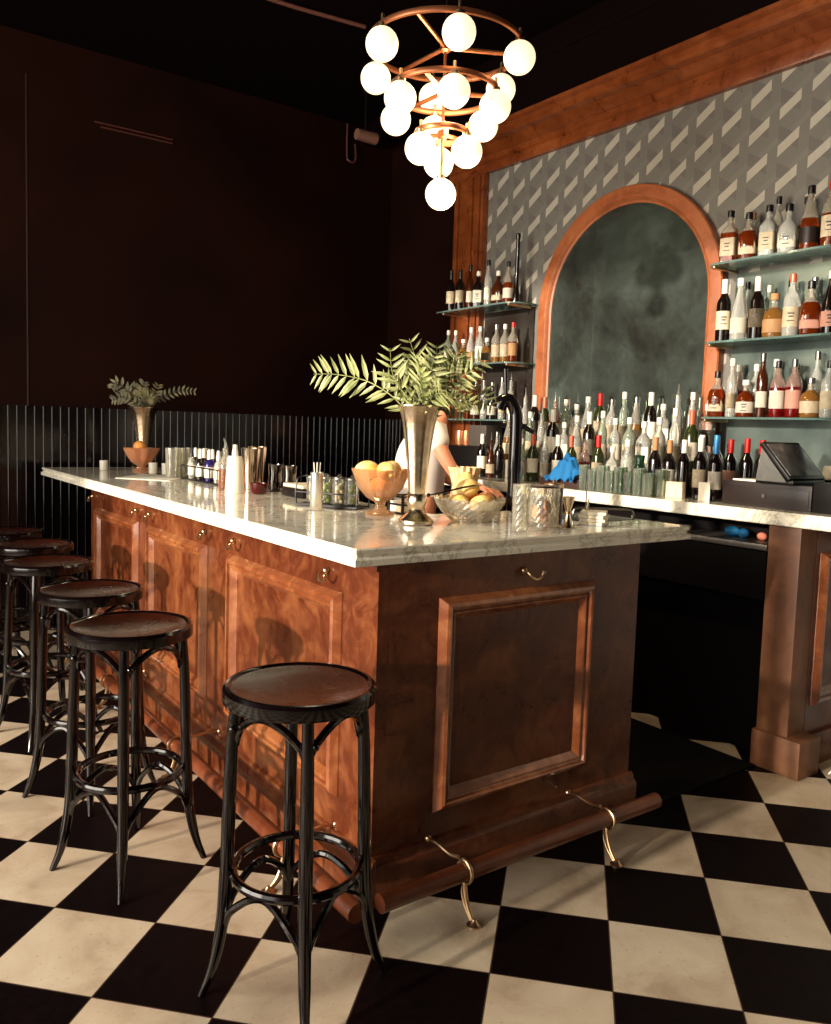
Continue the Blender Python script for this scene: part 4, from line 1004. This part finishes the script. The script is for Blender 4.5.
# far end of the bar
PB = (.350,3.21,ZT)
bowl('scalloped_bowl', 'small peach scalloped bowl with oranges before the far trumpet vase', PB,
     [(.045,0),(.05,.004),(.045,.010),(.020,.020),(.025,.030),(.06,.055),(.088,.10),(.105,.14),(.101,.141),(.083,.10),(.055,.06),(.0005,.04)], .07, 8, SCALG)
for dx, dy, dz, lab in ((-.02,-.02,.150,'orange topping the peach scalloped bowl'),(.035,.02,.10,'orange low at the vase side of the scalloped bowl'),(-.03,.03,.095,'orange low at the wainscot side of the scalloped bowl'),(.0,-.045,.095,'orange low at the front of the scalloped bowl')):
    fruit('orange', (PB[0]+dx, PB[1]+dy, ZT+dz), lab, .036, (0,0,0), 'oranges in the scalloped bowl')
bm = BM(); add_lathe(bm, [(.02,0),(.024,.002),(.025,.06),(.022,.06),(.020,.01),(.0005,.01)], 20, cap=False); tag(obj('votive_glass', bm, mat('frosted_white_glass', (236,232,216), .4, trans=.3), loc=(.145,3.28,ZT)), 'small frosted votive glass alone at the far marble edge', 'votive')
for i, (x, y) in enumerate(((.325,2.92),(.385,2.87))):
    bm = BM(); add_lathe(bm, [(.02,0),(.023,.002),(.025,.065),(.022,.065),(.020,.01),(.0005,.01)], 20, cap=False)
    tag(obj('shot_glass', bm, mat('frosted_white_glass', (236,232,216), .4, trans=.3), loc=(x, y, ZT)), ('shot glass nearer the peach bowl, one of a pair','shot glass nearer the tall tumblers, one of a pair')[i], 'shot glass', 'pair of shot glasses')
bm = BM(); add_extrude(bm, [(.02,2.60),(.22,2.34),(.42,2.62),(.26,2.9)], .002, 'Z', ZT); tag(obj('paper_menu', bm, WHITE, smooth=False), 'white paper menu lying flat on the marble before the peach bowl', 'menu')
# tall tumblers
for i, (x, y) in enumerate(((.315,2.56),(.40,2.60),(.47,2.52))):
    tumbler('highball_glass', .034, .040, .165, ('tall highball glass nearest the shot glasses','middle tall highball glass behind the bitters rack','tall highball glass furthest over the well edge')[i], (x, y, ZT), CUT, 'tall highball glasses', flute=.02, nf=14)
# bitters rack
t = thing('bitters_rack', 'low black wire rack holding dropper bottles on the marble', 'rack', (.395,2.27,ZT), math.radians(90))
bm = BM(); add_box(bm, -.25,.25,-.045,.045,0,.006,bev=.001)
for y in (-.045,.045):
    add_sweep(bm, [(-.25,y,.075),(.25,y,.075)], .004, 8)
    for k in range(6): add_sweep(bm, [(-.25+.1*k,y,.003),(-.25+.1*k,y,.075)], .0028, 6)
for x in (-.25,.25): add_sweep(bm, [(x,-.045,.075),(x,.045,.075)], .004, 8)
obj('wire_frame', bm, BLACK, t)
BT = ['white-labelled bitters bottle with dropper','pale bitters bottle with white label','dark bitters bottle with white cap','violet bitters bottle with white cap','deep violet bitters bottle','clear bitters bottle with white cap']
for i in range(8):
    y = 2.485-.061*i
    b = thing('bitters_bottle', '%s, %s from the tall glasses in the black wire rack' % (BT[(0,1,0,2,3,4,1,5)[i]], ORD[i]), 'bottle', (.372 if i % 2 else .415, y, ZT+.0065), group='bitters bottles in the rack')
    g = (G_DARK, G_CLEAR, G_DARK, G_DARK, G_BLUE, G_BLUE, G_CLEAR, G_CLEAR)[i]
    bm = BM(); add_lathe(bm, [(.018,0),(.021,.002),(.022,.008),(.022,.085),(.018,.10),(.009,.112),(.008,.125)], 18); obj('glass_body', bm, g, b)
    bm = BM(); add_lathe(bm, [(.0222,.02),(.0226,.021),(.0226,.074),(.0222,.075)], 18, cap=False); obj('paper_label', bm, WHITE, b)
    bm = BM(); add_lathe(bm, [(.011,.115),(.0115,.135),(.009,.140),(.009,.158),(.005,.165)], 14); obj('dropper_cap', bm, CAPM['white'] if i not in (1,6) else BLACK, b)
t = thing('syrup_bottle', 'peach-filled glass bottle with steel spout beside the white cup', 'bottle', (.30,1.80,ZT))
bm = BM(); add_lathe(bm, [(.027,0),(.030,.003),(.031,.01),(.030,.11),(.022,.14),(.013,.155),(.013,.19),(.016,.193)], 20); obj('glass_body', bm, glass_mat('peach_syrup', (238,228,214), (226,140,96), .095), t)
bm = BM(); add_sweep(bm, [(0,0,.19),(0,0,.215),(-.01,0,.24)], [.010,.006,.004], 10); obj('spout', bm, STEEL, t)
t = thing('paper_cup', 'flared white paper-wrapped cup in front of the steel shakers', 'cup', (.262,1.60,ZT))
bm = BM(); add_lathe(bm, [(.042,0),(.043,.003),(.034,.15),(.030,.165),(.028,.163),(.031,.148),(.039,.008),(.0005,.008)], 24, cap=False, flute=.02, nf=9); obj('cup_body', bm, WHITE, t)
bm = BM(); add_lathe(bm, [(.014,.12),(.014,.18),(.010,.20),(.010,.215),(.0005,.218)], 16); obj('stopper', bm, CAPM['white'], t)
for i, (x, y, h, lab) in enumerate(((.50,1.88,.20,'tall steel shaker tin behind the white cup, with curved shine'),(.42,1.78,.195,'tall steel shaker tin closest to the white paper cup'))):
    bm = BM(); add_lathe(bm, [(.032,0),(.034,.002),(.036,.02),(.046,h-.006),(.047,h),(.044,h),(.034,.02),(.0005,.006)], 28, cap=False)
    tag(obj('shaker_tin', bm, mat('polished_tin', (212,192,170), .13, metal=1.), loc=(x, y, ZT)), lab, 'shaker', 'steel shaker tins')
t = thing('red_glass_cup', 'low dark red glass cup on the marble in front of the shaker tins', 'cup', (.335,1.50,ZT))
bm = BM(); add_lathe(bm, [(.025,0),(.030,.003),(.040,.025),(.042,.05),(.038,.05),(.035,.025),(.0005,.008)], 24, cap=False); obj('cup_body', bm, mat('ruby_glass', (96,14,8), .08, trans=.6), t)
for i, (x, y) in enumerate(((.49,1.66),(.51,1.55))):
    bm = BM(); add_lathe(bm, [(.026,0),(.03,.003),(.034,.05),(.030,.075),(.036,.125),(.034,.125),(.028,.078),(.0005,.07)], 24, cap=False, flute=.03, nf=8)
    tag(obj('julep_cup', bm, CHROME, loc=(x, y, ZT)), ('dark chrome waisted cup nearer the shaker tins','dark chrome waisted cup nearer the black tray')[i], 'cup', 'chrome cups')
t = thing('black_tray', 'low black box with a cream lid at the inner marble edge', 'box', (.50,1.34,ZT))
bm = BM(); add_box(bm, -.085,.085,-.10,.10,0,.04,bev=.003); obj('box_body', bm, BLACK, t)
bm = BM(); add_box(bm, -.08,.08,-.095,.095,.0405,.055,bev=.003); obj('box_lid', bm, CREAM, t)

# ------------------------------------------------------------------ bartender
def skinned(name, nodes, edges, m, parent, sub=2):
    me = bpy.data.meshes.new(name)
    me.from_pydata([n[0] for n in nodes], edges, [])
    o = bpy.data.objects.new(name, me); COL.objects.link(o); o.parent = parent
    md = o.modifiers.new('skin', 'SKIN'); md.use_smooth_shade = True
    if not me.skin_vertices: me.attributes.new('skin', 'FLOAT', 'POINT') if False else None
    bpy.context.view_layer.objects.active = o
    sv = me.skin_vertices
    if len(sv) == 0:
        bpy.ops.object.select_all(action='DESELECT'); o.select_set(True)
        bpy.ops.mesh.customdata_skin_add(); sv = me.skin_vertices
    for i, n in enumerate(nodes):
        r = n[1]; sv[0].data[i].radius = r if isinstance(r, tuple) else (r, r); sv[0].data[i].use_root = (i == 0)
    s = o.modifiers.new('sub', 'SUBSURF'); s.levels = sub; s.render_levels = sub
    me.materials.append(m)
    return o
SKIN = mat('skin', (214,140,106), .5, sss=.1)
SHIRT = mat('white_tshirt', (232,218,204), .8, bump=.1, bump_scale=12)
HAIR = mat('dark_hair', (36,18,12), .55)
TROUSER = mat('dark_trousers', (22,18,20), .8)
# local frame: +x = camera right, +y = away from camera ; the person faces +x and a little to the camera
PER = thing('person', 'bartender in a white t-shirt leaning forward behind the silver vase', 'person', (1.30,1.62,.0125), math.atan2(-.588,.808))
SH = 1.30
body = [((.0,.0,.93),(.13,.10)), ((.0,.0,1.05),(.12,.10)), ((.01,.0,1.20),(.135,.11)), ((.05,-.0,1.33),(.13,.10)), ((.09,-.0,1.40),(.065,.06)), ((.115,-.0,1.46),(.05,.05)), ((.145,-.0,1.53),(.072,.078)), ((.155,0,1.60),(.075,.085)), ((.150,0,1.655),(.05,.06)),
        # camera-side arm
        ((.07,-.17,1.325),(.046,.046)), ((.135,-.20,1.20),(.038,.038)), ((.20,-.215,1.11),(.032,.032)), ((.19,-.27,1.06),(.029,.029)), ((.17,-.34,1.00),(.022,.020)),
        # far arm
        ((.05,.17,1.325),(.052,.052)), ((.10,.19,1.19),(.043,.043)), ((.14,.19,1.09),(.037,.037)), ((.26,.10,1.06),(.032,.032)), ((.34,.03,1.05),(.026,.024)),
        # legs
        ((.0,-.10,.84),(.085,.085)), ((.02,-.11,.50),(.062,.062)), ((-.01,-.11,.10),(.042,.042)), ((.10,-.11,.04),(.04,.03)),
        ((.0,.10,.84),(.085,.085)), ((.02,.11,.50),(.062,.062)), ((-.01,.11,.10),(.042,.042)), ((.10,.11,.04),(.04,.03))]
be = [(0,1),(1,2),(2,3),(3,4),(4,5),(5,6),(6,7),(7,8),(3,9),(9,10),(10,11),(11,12),(12,13),(3,14),(14,15),(15,16),(16,17),(17,18),(0,19),(19,20),(20,21),(21,22),(0,23),(23,24),(24,25),(25,26)]
skinned('body', body, be, SKIN, PER)
tee = [((.0,.0,.90),(.150,.125)), ((.0,.0,1.05),(.142,.125)), ((.01,.0,1.20),(.158,.135)), ((.045,-.0,1.325),(.148,.118)), ((.08,-.0,1.385),(.085,.078)),
       ((.068,-.165,1.33),(.072,.072)), ((.125,-.195,1.245),(.062,.062)), ((.048,.165,1.33),(.072,.072)), ((.08,.185,1.245),(.066,.066))]
skinned('tshirt', tee, [(0,1),(1,2),(2,3),(3,4),(3,5),(5,6),(3,7),(7,8)], SHIRT, PER)
tr = [((0,0,.94),(.135,.115)), ((0,-.10,.84),(.10,.10)), ((.02,-.11,.50),(.078,.078)), ((-.01,-.11,.10),(.062,.062)), ((0,.10,.84),(.10,.10)), ((.02,.11,.50),(.078,.078)), ((-.01,.11,.10),(.062,.062))]
skinned('trousers', tr, [(0,1),(1,2),(2,3),(0,4),(4,5),(5,6)], TROUSER, PER)
bm = BM()
for s in (-1, 1): add_sphere(bm, (.05,s*.11,.035), .05, 12, sx=2.3, sy=.9, sz=.7)
obj('shoes', bm, BLACK, PER)
bm = BM(); add_sphere(bm, (.135,0,1.60), .098, 16, sx=1.0, sy=.92, sz=1.12)
bmesh.ops.delete(bm, geom=[v for v in bm.verts if v.co.x > .165 and v.co.z < 1.655 or v.co.z < 1.53], context='VERTS'); bmesh.ops.solidify(bm, geom=bm.faces[:], thickness=.012); obj('hair', bm, HAIR, PER)
bm = BM(); add_sphere(bm, (.232,0,1.585), .014, 10, sx=1.3, sy=.8, sz=1.4); add_sphere(bm, (.16,-.082,1.585), .022, 10, sx=.9, sy=.4, sz=1.3); add_sphere(bm, (.16,.082,1.585), .022, 10, sx=.9, sy=.4, sz=1.3)
obj('nose_and_ears', bm, SKIN, PER)
bm = BM(); add_sphere(bm, (.222,-.032,1.605), .011, 8); add_sphere(bm, (.222,.032,1.605), .011, 8); obj('eyes', bm, BLACK, PER)
bm = BM(); add_sphere(bm, (.222,0,1.545), .016, 8, sx=.5, sy=1.2, sz=.35); obj('mouth', bm, mat('lips', (170,84,70), .5), PER)
def hand(root, d, dn, side, name='hand'):
    root, d, dn = Vector(root), Vector(d).normalized(), Vector(dn).normalized(); sd = d.cross(dn).normalized()*side
    for k in range(4):
        o = sd*(.027-.018*k); ln = (.068,.076,.070,.055)[k]
        p0 = root + d*.03 + o*.6; p1 = root + d*.085 + o; p2 = p1 + d*ln*.45 + dn*.012; p3 = p2 + d*ln*.25 + dn*.028; p4 = p3 + dn*.02
        skinned('finger', [(p0,.010),(p1,.0095),(p2,.0088),(p3,.008),(p4,.007)], [(0,1),(1,2),(2,3),(3,4)], SKIN, PER, 1)
    p0 = root + d*.01 + sd*.01; p1 = root + d*.045 + sd*.042; p2 = p1 + d*.03 + sd*.012 + dn*.01; p3 = p2 + d*.022 + dn*.012
    skinned('thumb', [(p0,.012),(p1,.011),(p2,.0098),(p3,.0085)], [(0,1),(1,2),(2,3)], SKIN, PER, 1)
    skinned('palm', [(root-d*.01,(.022,.018)),(root+d*.045,(.036,.014)),(root+d*.085,(.038,.013))], [(0,1),(1,2)], SKIN, PER, 1)
hand((.17,-.34,1.00), (0,-.8,-.45), (0,.2,-1), 1)
hand((.34,.03,1.05), (.75,-.55,-.2), (0,0,-1), -1)

# ------------------------------------------------------------------ light
def area(name, loc, rot, sx, sy, power, col):
    l = bpy.data.lights.new(name, 'AREA'); l.shape = 'RECTANGLE'; l.size = sx; l.size_y = sy; l.energy = power; l.color = col
    o = bpy.data.objects.new(name, l); COL.objects.link(o); o.location = loc; o.rotation_euler = rot; return o
for i, (a, b) in enumerate(wy):
    area('window_daylight', (XL-.16, (a+b)/2, (WZ0+WZ1)/2), (0, math.radians(-90), 0), WZ1-WZ0, b-a, (82, 345)[i], (1., .91, .78))
for k, (z, e) in enumerate(((2.80, 8), (2.62, 8), (2.33, 34))):
    l = bpy.data.lights.new('chandelier_glow', 'POINT'); l.energy = e; l.color = (1., .78, .5); l.shadow_soft_size = .10
    o = bpy.data.objects.new('chandelier_glow', l); COL.objects.link(o); o.location = (.9+.03*k, .976-.03*k, z-.02 if k < 2 else 2.24)
sun = bpy.data.lights.new('sunlight', 'SUN'); sun.energy = 5.8; sun.angle = math.radians(1.8); sun.color = (1., .88, .72)
so = bpy.data.objects.new('sunlight', sun); COL.objects.link(so)
az, el = math.radians(3.5), math.radians(10)
d = Vector((math.cos(az)*math.cos(el), math.sin(az)*math.cos(el), -math.sin(el)))
so.rotation_euler = d.to_track_quat('-Z', 'Y').to_euler(); so.location = (-6, -1, 3)
W = bpy.data.worlds.new('world'); SC.world = W; W.use_nodes = True
W.node_tree.nodes['Background'].inputs[0].default_value = lin((150,160,190)); W.node_tree.nodes['Background'].inputs[1].default_value = .6

# ------------------------------------------------------------------ camera
cam = bpy.data.cameras.new('camera'); co = bpy.data.objects.new('camera', cam); COL.objects.link(co); SC.camera = co
CMR = [[0.80800,-0.58835,0.03272],[0.02158,0.08516,0.99613],[0.58887,0.80418,-0.08150]]
R0 = Vector(CMR[0]).normalized(); F0 = Vector(CMR[2]).normalized(); F0 = (F0 - R0*F0.dot(R0)).normalized(); U0 = R0.cross(F0)
mw = Matrix.Identity(4)
for i in range(3): mw[i][0] = R0[i]; mw[i][1] = U0[i]; mw[i][2] = -F0[i]
mw[0][3], mw[1][3], mw[2][3] = -1.257, -1.906, 1.369
co.matrix_world = mw
cam.sensor_fit = 'HORIZONTAL'; cam.sensor_width = 36; cam.lens = 827.66/831*36
cam.shift_x = (415.5-421.78)/831; cam.shift_y = (495.68-512)/831
cam.clip_start = .02; cam.clip_end = 60
vs = SC.view_settings; vs.view_transform = 'Standard'; vs.look = 'None'; vs.exposure = 0.; vs.gamma = 1.; vs.use_curve_mapping = False
SC.cycles.use_denoising = True
SC.cycles.max_bounces = 10; SC.cycles.transmission_bounces = 8; SC.cycles.glossy_bounces = 5; SC.cycles.diffuse_bounces = 4
SC.cycles.sample_clamp_indirect = 6.; SC.cycles.caustics_reflective = False; SC.cycles.caustics_refractive = False
